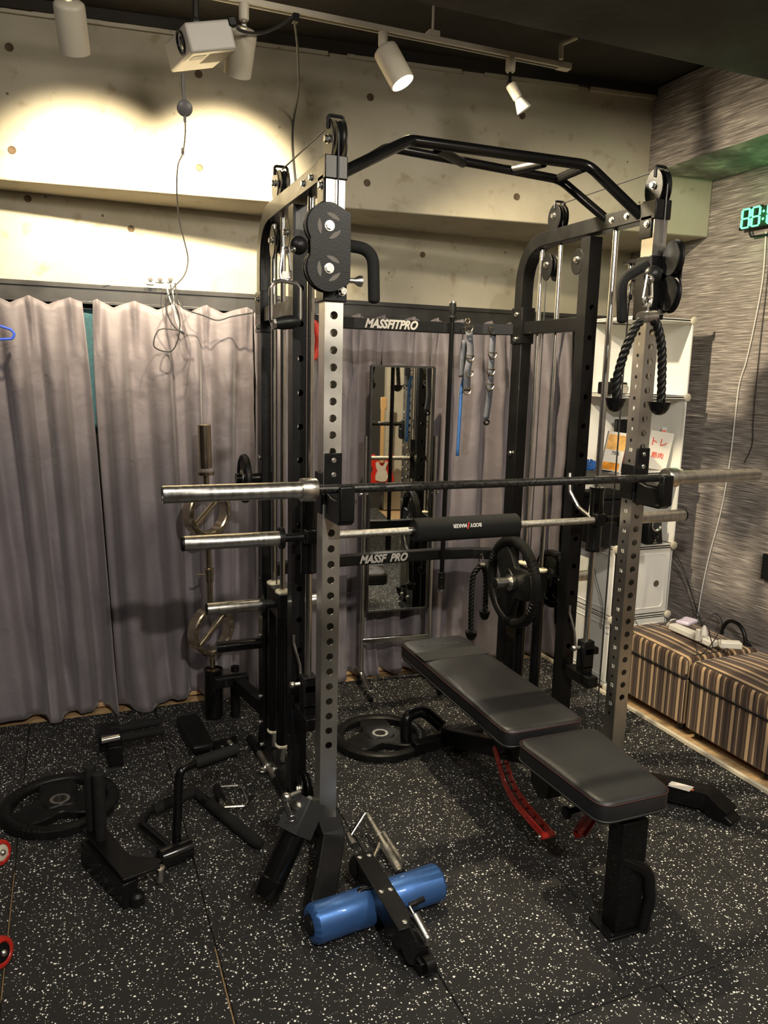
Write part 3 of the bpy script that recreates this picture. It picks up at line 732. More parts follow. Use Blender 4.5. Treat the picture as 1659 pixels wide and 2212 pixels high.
# ---------------------------------------------------------------- adjustable bench
PAD=mat('black_leather',(.013,.013,.0135),.46,bump=(420,.35,.001),noise=(3,.25,4))
STITCH=mat('dark_red_piping',(.05,.012,.010),.6)
PADP=mat('black_piping',(.03,.03,.028),.5)
bench=thing('weight_bench',(.76,.05,0),'black leather adjustable weight bench with red curved brackets, inside the rack','bench')
def pad(name,corners,zt,th,r):
    """corners: near-left, near-right, far-right, far-left in x,y"""
    pts=[]
    n=len(corners); cs=[Vector((a,b_,0)) for a,b_ in corners]
    ring=bend([ (cs[-1]+cs[0])/2 ]+cs+[ (cs[-1]+cs[0])/2 ],r,7)[:-1]
    c=sum(cs,Vector())/4
    g=G(); R_=[]
    for ins,z in ((.012,0),(.002,.006),(0,.014),(0,th-.018),(.003,th-.008),(.012,th-.002),(.03,th),(.08,th+.003),(.13,th+.004)):
        row=[]
        for p in ring:
            d=(p-c); l=d.length; q=c+d*(1-ins/l) if l>ins else c
            row.append(g.b.verts.new((q.x,q.y,zt-th+z)))
        R_.append(row)
    for a,b_ in zip(R_,R_[1:]):
        for k in range(len(a)):
            f=g.b.faces.new((a[k],a[(k+1)%len(a)],b_[(k+1)%len(a)],b_[k])); f.smooth=True
    g.b.faces.new(R_[0][::-1]); g.b.faces.new(R_[-1])
    o=part(name,g,PAD,bench,ang=60)
    for zz,m_,rr in ((zt-.010,STITCH,.0016),(zt-th+.014,PADP,.0022)):
        g=G(); g.tube([Vector((p.x,p.y,zz))+ (p-c).normalized()*.0008 for p in ring],rr,6,closed=True); part('piping',g,m_,o)
    return o
bp_=pad('back_pad',[(.592,-.150),(.915,-.150),(.915,.815),(.600,.815)],.475,.075,.045)
sp_=pad('seat_pad',[(.612,-.645),(.868,-.645),(.915,-.205),(.590,-.205)],.475,.075,.05)
text('embossed_logo','BODYMAKER',.040,mat('embossed_leather',(.035,.035,.034),.6),frame((.757,.70,.4795),(1,0,0),(0,1,0)),bp_,ext=.0005,bold=.001,sx=.75)
g=G(); g.box((.757,.585,.4785),(.318,.10,.003)); part('pad_strip',g,mat('matt_leather',(.014,.014,.014),.7),bp_)
g=G(); g.bar((.76,.62,.365),(.76,-.60,.365),.06,.05); part('spine_beam',g,BLACK,bench,bev=.004)
g=G(); g.bar((.765,-.585,.375),(.765,-.585,.012),.095,.066,up=(0,1,0)); cl_=part('front_column',g,BLACK,bench,bev=.004)
g=G(); g.box((.768,-.578,.006),(.155,.11,.010)); fp=part('base_plate',g,BLACK,bench,bev=.003)
for dx in (-.06,.062):
    for dy in (-.04,.04):
        g=G(); g.cyl((.768+dx,-.578+dy,.011),(.768+dx,-.578+dy,.0118),.006,12); part('plate_hole',g,mat('hole_black',(.002,.002,.002),.9),fp)
g=G(); g.tube(bend([A(1338,1853,y=-.60),A(1400,1880,y=-.62),A(1403,1940,y=-.625),A(1385,2008,y=-.62)],.06,8),.0205,16); part('lift_handle',g,BLACKG,bench)
g=G(); g.bar((.76,-.10,.33),(.76,.62,.075),.05,.07); part('rear_leg',g,BLACK,bench,bev=.004)
g=G(); g.tube(bend([(.60,.70,.035),(.60,.72,.15),(.70,.74,.155),(.76,.66,.10)],.05,6),.027,14); part('rear_hoop',g,BLACKG,bench)
g=G(); g.bar((.60,.62,.045),(.96,.66,.045),.05,.05); rf=part('rear_foot',g,BLACK,bench,bev=.004)
for xx in (.80,.84):
    g=G(); g.lathe((xx,.60,.03),(1,0,0),[(.01,0),(.028,.001),(.028,.014),(.01,.015)],22); part('transport_wheel',g,RUBBER,rf)
g=G(); g.prism([(.70,-.13,.40),(.70,-.27,.40),(.70,-.255,.26),(.70,-.20,.235),(.70,-.15,.27)],(.10,0,0)); part('hinge_bracket',g,BLACK,bench,bev=.003)
REDP=mat('red_enamel',(.42,.02,.012),.28,coat=.5,noise=(12,.1,2))
def arcplate(x,pa,pm,pb_,wd,gap,name):
    a,m_,b_=A(*pa,x=x),A(*pm,x=x),A(*pb_,x=x); pts=smooth([a,m_,b_],10)
    ob=None
    for dx in (0,gap):
        g=G(); R_=[]
        for i,p in enumerate(pts):
            t=(pts[min(i+1,len(pts)-1)]-pts[max(i-1,0)]).normalized(); nrm=Vector((1,0,0)).cross(t).normalized()
            w_=wd/2
            R_.append([g.b.verts.new(p+Vector((dx+s1,0,0))+nrm*s2) for s1,s2 in ((0,-w_),(.005,-w_),(.005,w_),(0,w_))])
        for u,v in zip(R_,R_[1:]):
            for k in range(4): g.b.faces.new((u[k],u[(k+1)%4],v[(k+1)%4],v[k]))
        g.b.faces.new(R_[0][::-1]); g.b.faces.new(R_[-1])
        ob=part(name,g,REDP,bench,bev=.0015)
        g=G()
    g=G(); g.lathe(b_+Vector((-.006,0,0)),(1,0,0),[(.012,0),(.012,.001),(.012,gap+.016),(.012,gap+.017)],14); part('end_spacer',g,REDP,ob)
    g=G(); g.sphere(b_+Vector((-.012,0,0)),.008,8); part('roller_bolt',g,ZINC,ob); g=G(); g.sphere(b_+Vector((gap+.014,0,0)),.008,8); part('roller_bolt',g,ZINC,ob)
    # ladder rungs / holes
    for i in range(2,len(pts)-1,2):
        g=G(); g.cyl(pts[i]+Vector((-.0008,0,0)),pts[i]+Vector((gap+.0,0,0)),.0035,8); part('rung',g,mat('dark_red',(.12,.01,.006),.5),ob)
arcplate(.705,(1066,1612),(1098,1712),(1172,1806),.030,.034,'curved_bracket')
arcplate(.755,(1278,1752),(1262,1775),(1244,1803),.034,.026,'seat_bracket')
g=G(); c=A(1226,1755,x=.70); g.cyl(c,c+Vector((.05,0,.005)),.010,14); g.lathe(c-Vector((.012,0,0)),(1,0,0),[(.018,0),(.020,.004),(.020,.014),(.012,.02)],20); part('pull_knob',g,BLKPL,bench)

# ---------------------------------------------------------------- rubber weight plates
def plate(name,R_,th,hub,label,loc,rot,hand=True,ph=0,lett=None,group=None,child=True):
    t=thing(name,loc,label,'weight plate',group,rot)
    ro=R_*.80; n=120
    def rin(a):
        if not hand: return ro
        a=(math.degrees(a)-ph)%120-60
        if abs(a)>=42: return ro
        return ro-R_*.40*(math.cos(math.radians(a/42*90))**1.15)
    def band(g,f0,f1,prof):
        rings=[]
        for u,z in prof: rings.append([g.b.verts.new(((f0(a)*(1-u)+f1(a)*u)*math.cos(a),(f0(a)*(1-u)+f1(a)*u)*math.sin(a),z)) for a in [2*math.pi*k/n for k in range(n)]])
        m=len(rings)
        for i in range(m):
            a,b_=rings[i],rings[(i+1)%m]
            for k in range(n):
                f=g.b.faces.new((a[k],a[(k+1)%n],b_[(k+1)%n],b_[k])); f.smooth=True
    h=th/2
    g=G(); band(g,lambda a:hub*1.10,lambda a:rin(a),[(0,-h*.95),(.0,h*.95),(.22,h*.95),(.27,h*.72),(.93,h*.72),(1,h*.5),(1,-h*.5),(.93,-h*.72),(.27,-h*.72),(.22,-h*.95)])
    part('plate_body',g,RUBBER,t,local=True,ang=30)
    g=G(); band(g,lambda a:ro-.001,lambda a:R_,[(0,-h*.55),(0,h*.55),(.2,h*.9),(.5,h),(.8,h*.92),(1,h*.6),(1,-h*.6),(.8,-h*.92),(.5,-h),(.2,-h*.9)])
    rim=part('rim',g,RUBBER,t,local=True,ang=50)
    g=G(); g.lathe((0,0,-h*1.02),(0,0,1),[(hub*.98,0),(hub*1.42,0),(hub*1.42,h*2.04),(hub*.98,h*2.04)],40,capped=False); part('hub_ring',g,STEEL,t,local=True,label='steel hub ring')
    if hand:
        for s_ in range(3):
            for side in (-1,1):
                for k in range(4):
                    a=math.radians(ph+60+120*s_+side*(40-k*5.5)); c=Vector((math.cos(a),math.sin(a),0)); rr=(ro+R_)/2; wv=(R_-ro)/2*1.06
                    q=[c*(rr+wv*math.cos(b_))+Vector((0,0,h*1.03*math.sin(b_))) for b_ in [2*math.pi*i/14 for i in range(14)]]
                    g=G(); g.tube(q,.0022*R_/.21,6,closed=True); part('grip_rib',g,RUBBER,t,local=True)
    if lett:
        for a,s_ in lett:
            ar=math.radians(a); c=Vector((math.cos(ar),math.sin(ar),0)); M=frame(c*R_*.50+Vector((0,0,h*.73)),(-math.sin(ar),math.cos(ar),0),c)
            o=text('raised_lettering',s_,R_*.17,RUBBER,M,None,ext=.0012,bold=.0006,align='CENTER'); o.parent=t
    return t
plate('weight_plate',.212,.042,.026,'large black rubber grip plate lying flat on the floor at the far left',A(130,1736,z=.022),(0,0,math.radians(8)),ph=207,lett=((10,'20KG'),(130,'44LB')))
plate('weight_plate',.215,.042,.026,'large black rubber grip plate lying flat on the floor behind the left front post',A(821,1592,z=.022),(0,0,math.radians(-8)),ph=210,lett=((10,'20KG'),(140,'44LB')))
plate('weight_plate',.210,.042,.026,'large black rubber grip plate hung on the inner right weight peg, facing left',(1.085,.65,.757),(0,math.radians(-90),0),ph=35,lett=((-90,'KG LB'),))
plate('weight_plate',.135,.026,.026,'small black plate on the outer right weight peg, behind the inner upright',(1.292,.65,.757),(0,math.radians(-90),0),ph=0)
plate('weight_plate',.125,.026,.026,'outermost small black plate on the outer right weight peg',(1.322,.65,.757),(0,math.radians(-90),0),ph=20)
plate('weight_plate',.100,.026,.026,'small ribbed black plate hung on the rear storage peg left of the rack',(-.095,.86,1.235),(0,math.radians(-90),0),ph=20)

# ---------------------------------------------------------------- upright bronze bar with two ring grips
gb=thing('ring_grip_bar',(hx,hy,.03),'shiny nickel-bronze specialty bar with two ring grips standing upright in the black holder','barbell')
top=A(441,916,y=hy); bot=Vector((hx,hy,.03)); ax=(top-bot).normalized()
def on(px,py): return bot+ax*((A(px,py,y=hy)-bot).dot(ax))
P=on
g=G(); c=P(441,1012); g.lathe(c,ax,[(.024,0),(.030,.003),(.030,(top-c).length-.004),(.024,(top-c).length),(.018,(top-c).length)],32); part('sleeve',g,GOLD,gb)
c=P(444,1026); g=G(); g.lathe(c,ax,[(.02,0),(.041,.001),(.041,.016),(.02,.017)],32); part('sleeve_collar',g,GOLD,gb)
g=G(); g.cyl(P(444,1026),P(446,1060),.0145,18); part('shaft',g,GOLD,gb)
nrm=Vector((.51,-.86,0))
for cpx in ((447,1105),(458,1361)):
    c=P(*cpx); u=nrm.cross(Vector((0,0,1))).normalized()
    g=G(); Rr=.123; hw=.024
    g.lathe(c-nrm*hw,nrm,[(Rr-.028,0),(Rr-.022,-.004),(Rr-.006,-.004),(Rr,0),(Rr,2*hw),(Rr-.006,2*hw+.004),(Rr-.022,2*hw+.004),(Rr-.028,2*hw)],56,capped=False); rg=part('ring',g,GOLD,gb,ang=25)
    d=(u*.78+Vector((0,0,.62))).normalized()
    if (A(500,1000,y=1)-A(400,1000,y=1)).dot(d)<0: d=Vector((-d.x,-d.y,d.z))
    g=G(); g.cyl(c-d*(Rr-.02),c+d*(Rr-.02),.0135,18); part('ring_handle',g,GOLD,rg)
    for k in range(16):
        a=2*math.pi*(k+.5)/16; q=c+nrm*(hw+.004)+(u*math.cos(a)+Vector((0,0,1))*math.sin(a))*(Rr-.014)
        g=G(); g.lathe(q,nrm,[(.0035,0),(.0055,.0003),(.0055,.0012),(.003,.0014)],10); part('ring_rivet',g,CHROME,rg)
g=G(); g.cyl(P(450,1150),P(454,1310),.0145,18); part('shaft',g,GOLD,gb)
g=G(); g.lathe(P(452,1258),ax,[(.015,0),(.019,.002),(.019,.036),(.022,.038),(.022,.068),(.017,.070)],22); f_=part('swivel_fitting',g,GOLD,gb)
g=G(); g.tube([P(452,1240),P(452,1240)+Vector((-.035,-.01,.002)),P(452,1240)+Vector((-.06,-.015,.004))],.006,8); part('fitting_lever',g,GOLD,f_)
g=G(); g.cyl(P(461,1418),P(462,1450),.0145,18); g.lathe(P(462,1452),ax,[(.02,0),(.036,.001),(.036,.012),(.02,.013)],26); part('sleeve_collar',g,GOLD,gb)
g=G(); g.cyl(bot,P(462,1452),.026,20); part('lower_sleeve',g,GOLD,gb)

# ---------------------------------------------------------------- carabiners, handles, ropes
def carab(c,h,wd,u,label,r=.0042,par=None):
    t=thing('carabiner',c,label,'carabiner')
    u=Vector(u).normalized(); z=Vector((0,0,1)); c=Vector(c)
    g=G(); q=bend([c+z*h/2,c+z*h/2+u*wd*.25,c+u*wd*.5-z*h*.25,c+u*wd*.42-z*h*.5,c-u*wd*.42-z*h*.5,c-u*wd*.5-z*h*.25,c-u*wd*.25+z*h/2],.012,5)
    g.tube(q,r,8,closed=True); part('hook_body',g,CHROME,t)
    g=G(); g.tube([c+u*wd*.30+z*h*.33,c+u*wd*.47-z*h*.2],r*1.25,8); part('gate',g,STEEL,t)
    return t
stl=A(632,548,y=-.06)
g=G(); g.sphere(A(645,530,y=-.05),.026,12); bs=part('ball_stop',g,BLKPL,ph); g=G(); a=A(632,540,y=-.06); g.cyl(A(640,534,y=-.055),a,.010,14); g.tube([a,A(618,545,y=-.065)],.0035,8); part('cable_tip',g,ZINC,bs)
carab(A(617,570,y=-.07),.088,.032,(1,-.2,0),'small steel carabiner linking the left pulley to the chrome handle')
dh=thing('stirrup_grip',A(615,650,y=-.07),'chrome stirrup handle with black grip hanging from the left pulley carabiner','cable handle')
q=[A(px,py,y=-.07) for px,py in ((640,697),(648,690),(648,622),(640,612),(608,606),(592,610),(585,622),(585,690),(592,700))]
g=G(); g.tube(bend(q,.012,4),.0058,10); part('stirrup_frame',g,CHROME,dh)
a,b_=A(592,699,y=-.075),A(647,694,y=-.065)
d=(b_-a).normalized(); L=(b_-a).length
g=G(); g.lathe(a,d,[(.010,0),(.015,.004),(.020,L*.35),(.020,L*.65),(.015,L-.004),(.010,L)],20); part('hand_grip',g,RUBBER,dh)
g=G(); g.lathe(a-d*.006,d,[(.006,0),(.017,.001),(.017,.008),(.006,.009)],8); part('end_nut',g,ZINC,dh)
g=G(); c=A(617,602,y=-.07); g.prism([c+Vector((-.018,0,-.006)),c+Vector((.018,0,-.006)),c+Vector((.008,0,.02)),c+Vector((-.008,0,.02))],(0,.004,0)); part('swivel_plate',g,STEEL,dh)
# right column: ball, carabiner, rope
g=G(); g.sphere(A(1410,593,y=-.10),.030,12); bs=part('ball_stop',g,BLKPL,ph2); g=G(); a=A(1405,600,y=-.12); g.lathe(a,(0,0,-1),[(.006,0),(.013,.002),(.013,.010),(.006,.02)],16); part('cable_tip',g,ZINC,bs)
carab(A(1400,628,y=-.12),.100,.042,(1,.1,0),'large steel carabiner hanging from the right pulley above the rope')
KNOB=BLACKG
def knob(t,p,d,r,name='end_knob'):
    g=G(); g.lathe(p,d,[(r*.5,-.002),(r*1.02,0),(r*1.02,.006),(r*.97,.010),(r*.86,.025),(r*.62,.038),(r*.3,.045),(.001,.047)],28); part(name,g,KNOB,t)
tr=thing('triceps_rope',A(1395,690,y=-.12),'thick black triceps rope hanging in front of the right post from a carabiner','rope')
for q in ([(1390,688),(1374,705),(1355,745),(1340,790),(1331,830),(1333,862)],[(1405,686),(1420,705),(1429,750),(1430,800),(1428,868)]):
    g=G(); rope3(g,[A(px,py,y=-.12) for px,py in q],.0150,tw=30); part('rope_arm',g,RUBBER,tr,ang=80)
knob(tr,A(1330,860,y=-.12),(-.03,0,-1),.033); knob(tr,A(1425,868,y=-.12),(.0,0,-1),.037)
g=G(); a,b_=A(1383,686,y=-.125),A(1414,683,y=-.115); g.cyl(a,b_,.020,22); part('rope_ferrule',g,STEEL,tr)
g=G(); g.tube([A(1398,672,y=-.12),A(1398,655,y=-.12)],.006,8); g.tube([(lambda c,k:c+Vector((.010*math.cos(k),0,.012*math.sin(k))))(A(1399,648,y=-.12),2*math.pi*i/12) for i in range(12)],.0035,8,closed=True); part('rope_eye',g,CHROME,tr)
# second rope on the lower crossbar
carab(A(1040,1207,y=.93),.045,.022,(1,0,0),'tiny carabiner on the lower crossbar beside the hanging plate',.003)
tr2=thing('triceps_rope',A(1040,1225,y=.92),'black triceps rope dangling from the lower crossbar, left of the hanging plate','rope')
for q in ([(1038,1222),(1022,1245),(1018,1300),(1017,1360)],[(1044,1222),(1050,1250),(1048,1318)]):
    g=G(); rope3(g,[A(px,py,y=.92) for px,py in q],.0135,tw=34); part('rope_arm',g,RUBBER,tr2,ang=80)
knob(tr2,A(1018,1364,y=.92),(0,0,-1),.030); knob(tr2,A(1047,1320,y=.92),(0,0,-1),.028)
g=G(); g.cyl(A(1036,1222,y=.92),A(1046,1221,y=.92),.012,16); part('rope_ferrule',g,STEEL,tr2)

# straps with D rings on the upper crossbar
STRAP=mat('grey_webbing',(.075,.08,.095),.8,noise=(200,.3,2),bump=(900,.6,.001))
def ribbon(g,pts,wd,th=.003,side=(1,0,0)):
    pts=smooth([Vector(p) for p in pts],6); s_=Vector(side).normalized()
    P_=[[p-s_*wd/2,p+s_*wd/2] for p in pts]; g.grid(P_); return g
def dring(t,c,w_,u=(1,0,0)):
    c=Vector(c); u=Vector(u).normalized(); q=[c+u*(w_/2*math.cos(a))+Vector((0,0,w_*.62*math.sin(a))) for a in [math.pi+math.pi*k/10 for k in range(11)]]
    g=G(); g.tube(q,.0032,8,closed=True); part('d_ring',g,GOLD,t)
ys_=.962
st=thing('loop_strap',A(1010,700,y=ys_),'grey webbing strap with D rings, hung on the upper crossbar nearest the tall bar','strap')
g=G(); ribbon(g,[A(1013,715,y=ys_),A(1016,765,y=ys_-.01),A(1010,800,y=ys_-.02),A(1008,845,y=ys_)],.034); part('webbing',g,STRAP,st,solid=.005,ang=80)
g=G(); ribbon(g,[A(1004,735,y=ys_+.02),A(999,780,y=ys_+.025),A(997,815,y=ys_+.025)],.03); part('webbing',g,STRAP,st,solid=.005,ang=80)
for px,py in ((1013,705),(1016,768),(1014,802),(1009,840)): dring(st,A(px,py,y=ys_-.02),.042)
g=G(); g.tube([A(1010,694,y=ys_-.01)+Vector((.012*math.cos(a),0,.012*math.sin(a))) for a in [2*math.pi*k/14 for k in range(14)]],.003,8,closed=True); part('hanging_ring',g,GOLD,st)
s2_=thing('loop_strap',A(1062,705,y=ys_),'longer grey webbing strap with D rings, second from the tall bar','strap')
g=G(); ribbon(g,[A(1066,712,y=ys_),A(1062,770,y=ys_-.01),A(1059,830,y=ys_-.01),A(1055,870,y=ys_),A(1050,905,y=ys_)],.030); part('webbing',g,STRAP,s2_,solid=.005,ang=80)
for px,py in ((1066,708),(1064,762),(1060,798),(1058,830)): dring(s2_,A(px,py,y=ys_-.02),.044)
g=G(); c=A(1051,912,y=ys_); g.tube([c+Vector((.013*math.cos(a),0,.011*math.sin(a))) for a in [2*math.pi*k/14 for k in range(14)]],.005,8,closed=True); part('end_loop',g,RUBBER,s2_)
g=G(); ribbon(g,[A(1003,815,y=1.0),A(997,840,y=1.0),A(993,900,y=1.0),A(988,985,y=1.0)],.017)
one('stretch_band',g,mat('blue_webbing',(.05,.16,.42),.6,noise=(150,.25,2)),'narrow blue band hanging behind the nearer grey strap','band',solid=.003,ang=80)
# tall black bar hooked on the crossbars
lb=thing('pull_down_bar',A(966,950,y=.955),'tall thin black pull-down bar hooked upright on the two crossbars, right of the mirror','bar')
a=A(978,660,y=.955); b_=A(953,1272,y=.955)
g=G(); g.cyl(a,b_,.0115,18); part('shaft',g,BLACKG,lb)
g=G(); d=(b_-a).normalized(); g.lathe(a-d*.01,d,[(.010,0),(.016,.001),(.017,.03),(.015,.055),(.020,.06),(.020,.066),(.012,.068)],20); part('top_collar',g,BLKPL,lb)
g=G(); g.cyl(a-d*.018,a-d*.010,.016,20); part('top_cap',g,CHROME,lb)
g=G(); g.lathe(b_-d*.085,d,[(.012,0),(.017,.002),(.017,.02),(.015,.022),(.017,.024),(.017,.085),(.010,.088)],20); part('end_sleeve',g,RUBBER,lb)
g=G(); g.cyl(b_,b_+d*.008,.012,16); part('end_cap',g,CHROME,lb)

# red rounded thing and black hook glimpsed between post and rods
g=G(); c=A(676,735,y=.93); g.tube([c+Vector((.022*math.cos(a),0,.075*math.sin(a))) for a in [2*math.pi*k/20 for k in range(20)]],.014,10,closed=True)
one('resistance_band',g,mat('red_rubber',(.50,.03,.015),.45),'red rubber loop glimpsed between the left chrome rod and the front post','band')

# ---------------------------------------------------------------- dressing mirror on a chrome stand
mr=thing('standing_mirror',(.83,1.40,0),'narrow full-length mirror on a chrome tube stand in front of the curtain','mirror')
mu=Vector((math.cos(math.radians(-5)),math.sin(math.radians(-5)),0)); mo=Vector((.835,1.40,0))
def mp(s,z,o=0): return mo+mu*s+Vector((0,0,z))+Vector((mu.y,-mu.x,0))*o
zt_,zb_=A(875,792,y=1.40).z,A(862,1316,y=1.40).z; hw_=.168
g=G(); g.box((mp(0,(zt_+zb_)/2,.0)),(hw_*2,.012,zt_-zb_),Matrix.Rotation(math.radians(-5),3,'Z')); part('mirror_glass',g,mat('mirror_silver',(.80,.80,.76),.015,1),mr)
g=G(); 
for z in (zt_,zb_): g.bar(mp(-hw_,z,.003),mp(hw_,z,.003),.018,.010)
for s_ in (-1,1): g.bar(mp(s_*hw_,zb_,.003),mp(s_*hw_,zt_,.003),.012,.018,up=(0,1,0))
part('glass_rim',g,DKALU,mr)
for s_ in (-1,1):
    g=G(); g.tube([mp(s_*.190,.10),mp(s_*.190,1.36)],.0115,12); po=part('stand_post',g,CHROME,mr)
    g=G(); g.cyl(mp(s_*.190,1.06,.0),mp(s_*.165,1.06,.0),.008,10); g.lathe(mp(s_*.205,1.06),mu*s_,[(.006,0),(.012,.002),(.012,.010),(.006,.014)],14); part('pivot_knob',g,CHROME,po)
    g=G(); g.bar(mp(s_*.190,.055,.20),mp(s_*.190,.095,-.06),.024,.024); ft=part('stand_foot',g,CHROME,mr,bev=.003)
    for o in (.19,-.05):
        g=G(); c=mp(s_*.190,.024,o); g.lathe(c-mu*.009,mu,[(.006,0),(.022,.001),(.022,.017),(.006,.018)],18); g.cyl(c+Vector((0,0,.02)),c+Vector((0,0,.055)),.006,8); part('caster',g,BLKPL,ft)
g=G(); zz=A(860,1380,y=1.39).z; g.bar(mp(-.19,zz),mp(.19,zz),.020,.028); part('cross_rail',g,CHROME,mr,bev=.002)
# red electric guitar leaning on the pier behind the camera, seen only in the mirror
gt=thing('electric_guitar',(1.85,-3.95,0),'red electric guitar reflected in the left half of the standing mirror','guitar')
g=G(); pl=[(0,-.20),(.12,-.19),(.17,-.10),(.14,0),(.10,.05),(.12,.12),(.16,.20),(.10,.22),(.04,.12),(-.03,.13),(-.09,.22),(-.15,.18),(-.13,.08),(-.10,.02),(-.15,-.08),(-.14,-.17)]
g.prism([(1.85+a,-3.95,.50+b_) for a,b_ in pl],(0,.045,0)); part('guitar_body',g,mat('red_gloss',(.55,.02,.01),.2,coat=.5),gt,bev=.008)
g=G(); g.prism([(1.85+a*.5,-3.895,.50+b_*.6) for a,b_ in pl],(0,.004,0)); part('pickguard',g,CREAMP,gt)
g=G(); g.box((1.85,-3.90,.94),(.045,.03,.66)); part('guitar_neck',g,mat('maple',(.5,.3,.12),.4),gt,bev=.004)
g=G(); g.box((1.86,-3.90,1.33),(.08,.02,.15)); part('headstock',g,MATS['maple'],gt,bev=.01)

# ---------------------------------------------------------------- attachments on the floor
# landmine sleeve pinned to the left front post
lm=thing('landmine_sleeve',A(610,1860,z=.04),'black tube attachment slanting down to the floor beside the left post foot','landmine attachment')
e0=A(574,1938,z=.045); e1=A(668,1725,y=-.035); d=(e1-e0); L=d.length; d.normalize()
g=G(); g.lathe(e0,d,[(.033,.03),(.035,.0),(.041,0),(.0425,.003),(.0425,.055),(.040,.058),(.040,L*.80)],32); part('tube',g,BLACKG,lm)
g=G(); sd=d.cross(Vector((0,0,1))).normalized(); up=sd.cross(d)
for s_ in (-1,1):
    g=G(); g.bar(e1-d*.115+sd*s_*.038,e1+d*.0+sd*s_*.038,.005,.09,up=up); bk=part('clevis_plate',g,mat('dark_grey_plate',(.030,.030,.031),.45),lm,bev=.001)
g=G(); g.bar(e1-d*.115+up*.045,e1+up*.045,.08,.005,up=up); bk=part('clevis_top',g,MATS['dark_grey_plate'],lm,bev=.001)
bolts(lm,[e1-d*.035+up*.048],up,.013,.018)
g=G(); g.cyl(e1-d*.075+up*.0485-sd*.015,e1-d*.075+up*.0488-sd*.015,.004,10); part('bolt_hole',g,MATS['hole_black'],bk)
g=G(); g.cyl(e1+d*.0+up*.0,Vector((-.034,.025,.245)),.009,12); part('pivot_bolt',g,ZINC,lm)
pin=A(619,1722,y=-.08); g=G(); g.cyl(pin,pin+Vector((.05,.02,.0)),.007,12); g.sphere(pin,.016,10); hp_=part('hitch_pin',g,ZINC,lm)
ch=[pin+Vector((0,-.01,-.01)),A(625,1745,y=-.10),A(632,1765,y=-.11)]
cpts=smooth([Vector(p) for p in ch],8)
for i in range(0,len(cpts)-1,1):
    c=cpts[i]; g=G(); ax_=(1,0,0) if i%2 else (0,1,0); u=Vector(ax_)
    g.tube([c+u*.0022*math.cos(a)+Vector((0,0,.0035*math.sin(a))) for a in [2*math.pi*k/8 for k in range(8)]],.0009,5,closed=True); part('chain_link',g,CHROME,hp_)
c=A(631,1768,y=-.112); g=G(); g.tube([c+Vector((.0145*math.cos(a),-.004*math.sin(a),.0115*math.sin(a))) for a in [2*math.pi*k/24 for k in range(24)]],.0014,6,closed=True); part('split_ring',g,CHROME,hp_)

# blue roller attachment
BLUE=mat('metallic_blue_vinyl',(.055,.15,.40),.42,.6,noise=(5,.12,3),bump=(60,.2,.002),coat=.3)
rl=thing('leg_hold_attachment',A(830,1960,z=.03),'black leg-hold attachment with a shiny blue roller, lying on the floor in front','gym attachment')
ra,rb=A(668,1999,z=.062),A(950,1903,z=.062); d=(rb-ra).normalized(); L=(rb-ra).length
for k0,k1 in ((0,.46),(.50,1)):
    g=G(); a0,a1=L*k0,L*k1; prof=[(.020,a0+.004),(.044,a0),(.054,a0+.006),(.0585,a0+.016),(.0575,a0+.5*(a1-a0)),(.0585,a1-.016),(.054,a1-.006),(.044,a1),(.020,a1-.004)]
    g.lathe(ra,d,prof,48)
    for v in g.b.verts:   # gathered ends
        h=(v.co-ra).dot(d)
        if k0==0 and h<a0+.012 or k1==1 and h>a1-.012:
            rel=v.co-ra-d*h; an=math.atan2(rel.z,rel.dot(d.cross(Vector((0,0,1)))))
            v.co-=rel.normalized()*.0032*(1+math.sin(an*17))
    part('roller_pad',g,BLUE,rl)
g=G(); g.cyl(ra-d*.004,ra+d*.012,.030,28); part('roller_end_cap',g,BLKPL,rl)
g=G(); g.cyl(ra,rb,.014,14); part('roller_axle',g,BLACK,rl)
t0=A(783,1842,z=.150); t1=A(880,2000,z=.150); dd=(t1-t0).normalized(); sdv=dd.cross(Vector((0,0,1))).normalized(); LL=(t1-t0).length
g=G(); poly=[(-.030,0),(.030,0),(.030,LL*.86),(.006,LL*1.02),(-.030,LL*1.02)]
g.prism([t0+sdv*-a+dd*b_ for a,b_ in poly],(0,0,-.006)); tp=part('top_plate',g,BLACK,rl,bev=.002)
for a_,b_ in ((-.016,.02),(.016,.02),(-.014,LL*.55),(.016,LL*.55),(.0,LL*.95)):
    q=t0-sdv*a_+dd*b_; g=G(); g.lathe(q,(0,0,1),[(.0085,0),(.0085,.001),(.006,.003),(.001,.0035)],16); part('rivet',g,ZINC,tp)
g=G(); g.bar(t0+Vector((0,0,-.035))+sdv*.024,t1+Vector((0,0,-.035))+sdv*.024,.006,.066); g_=part('side_web',g,BLACK,rl)
g=G(); g.bar(t0+Vector((0,0,-.035))-sdv*.026,t0+dd*LL*.86+Vector((0,0,-.035))-sdv*.026,.006,.066); part('side_web',g,BLACK,rl)
g=G(); g.bar(A(768,1868,z=.04),A(925,2092,z=.022),.052,.040); part('base_bar',g,BLACK,rl,bev=.004)
g=G(); g.lathe(t0-dd*.02+Vector((0,0,-.045)),dd,[(.02,0),(.040,.002),(.040,.04),(.02,.042)],24); part('rubber_bush',g,RUBBER,rl)
g=G(); q=bend([A(868,2008,z=.12),A(893,2068,z=.045),A(925,2058,z=.045)],.01,4); sweep(g,q,.006,.045,up=(.2,.2,1)); part('bracket_strip',g,BLACKG,rl)
g=G(); g.cyl(A(934,2080,z=.03),A(915,2088,z=.03),.026,18); part('adjust_knob',g,BLKPL,rl)
a,b_=A(884,1958,z=.12),A(925,2033,z=.06); d=(b_-a).normalized(); L=(b_-a).length
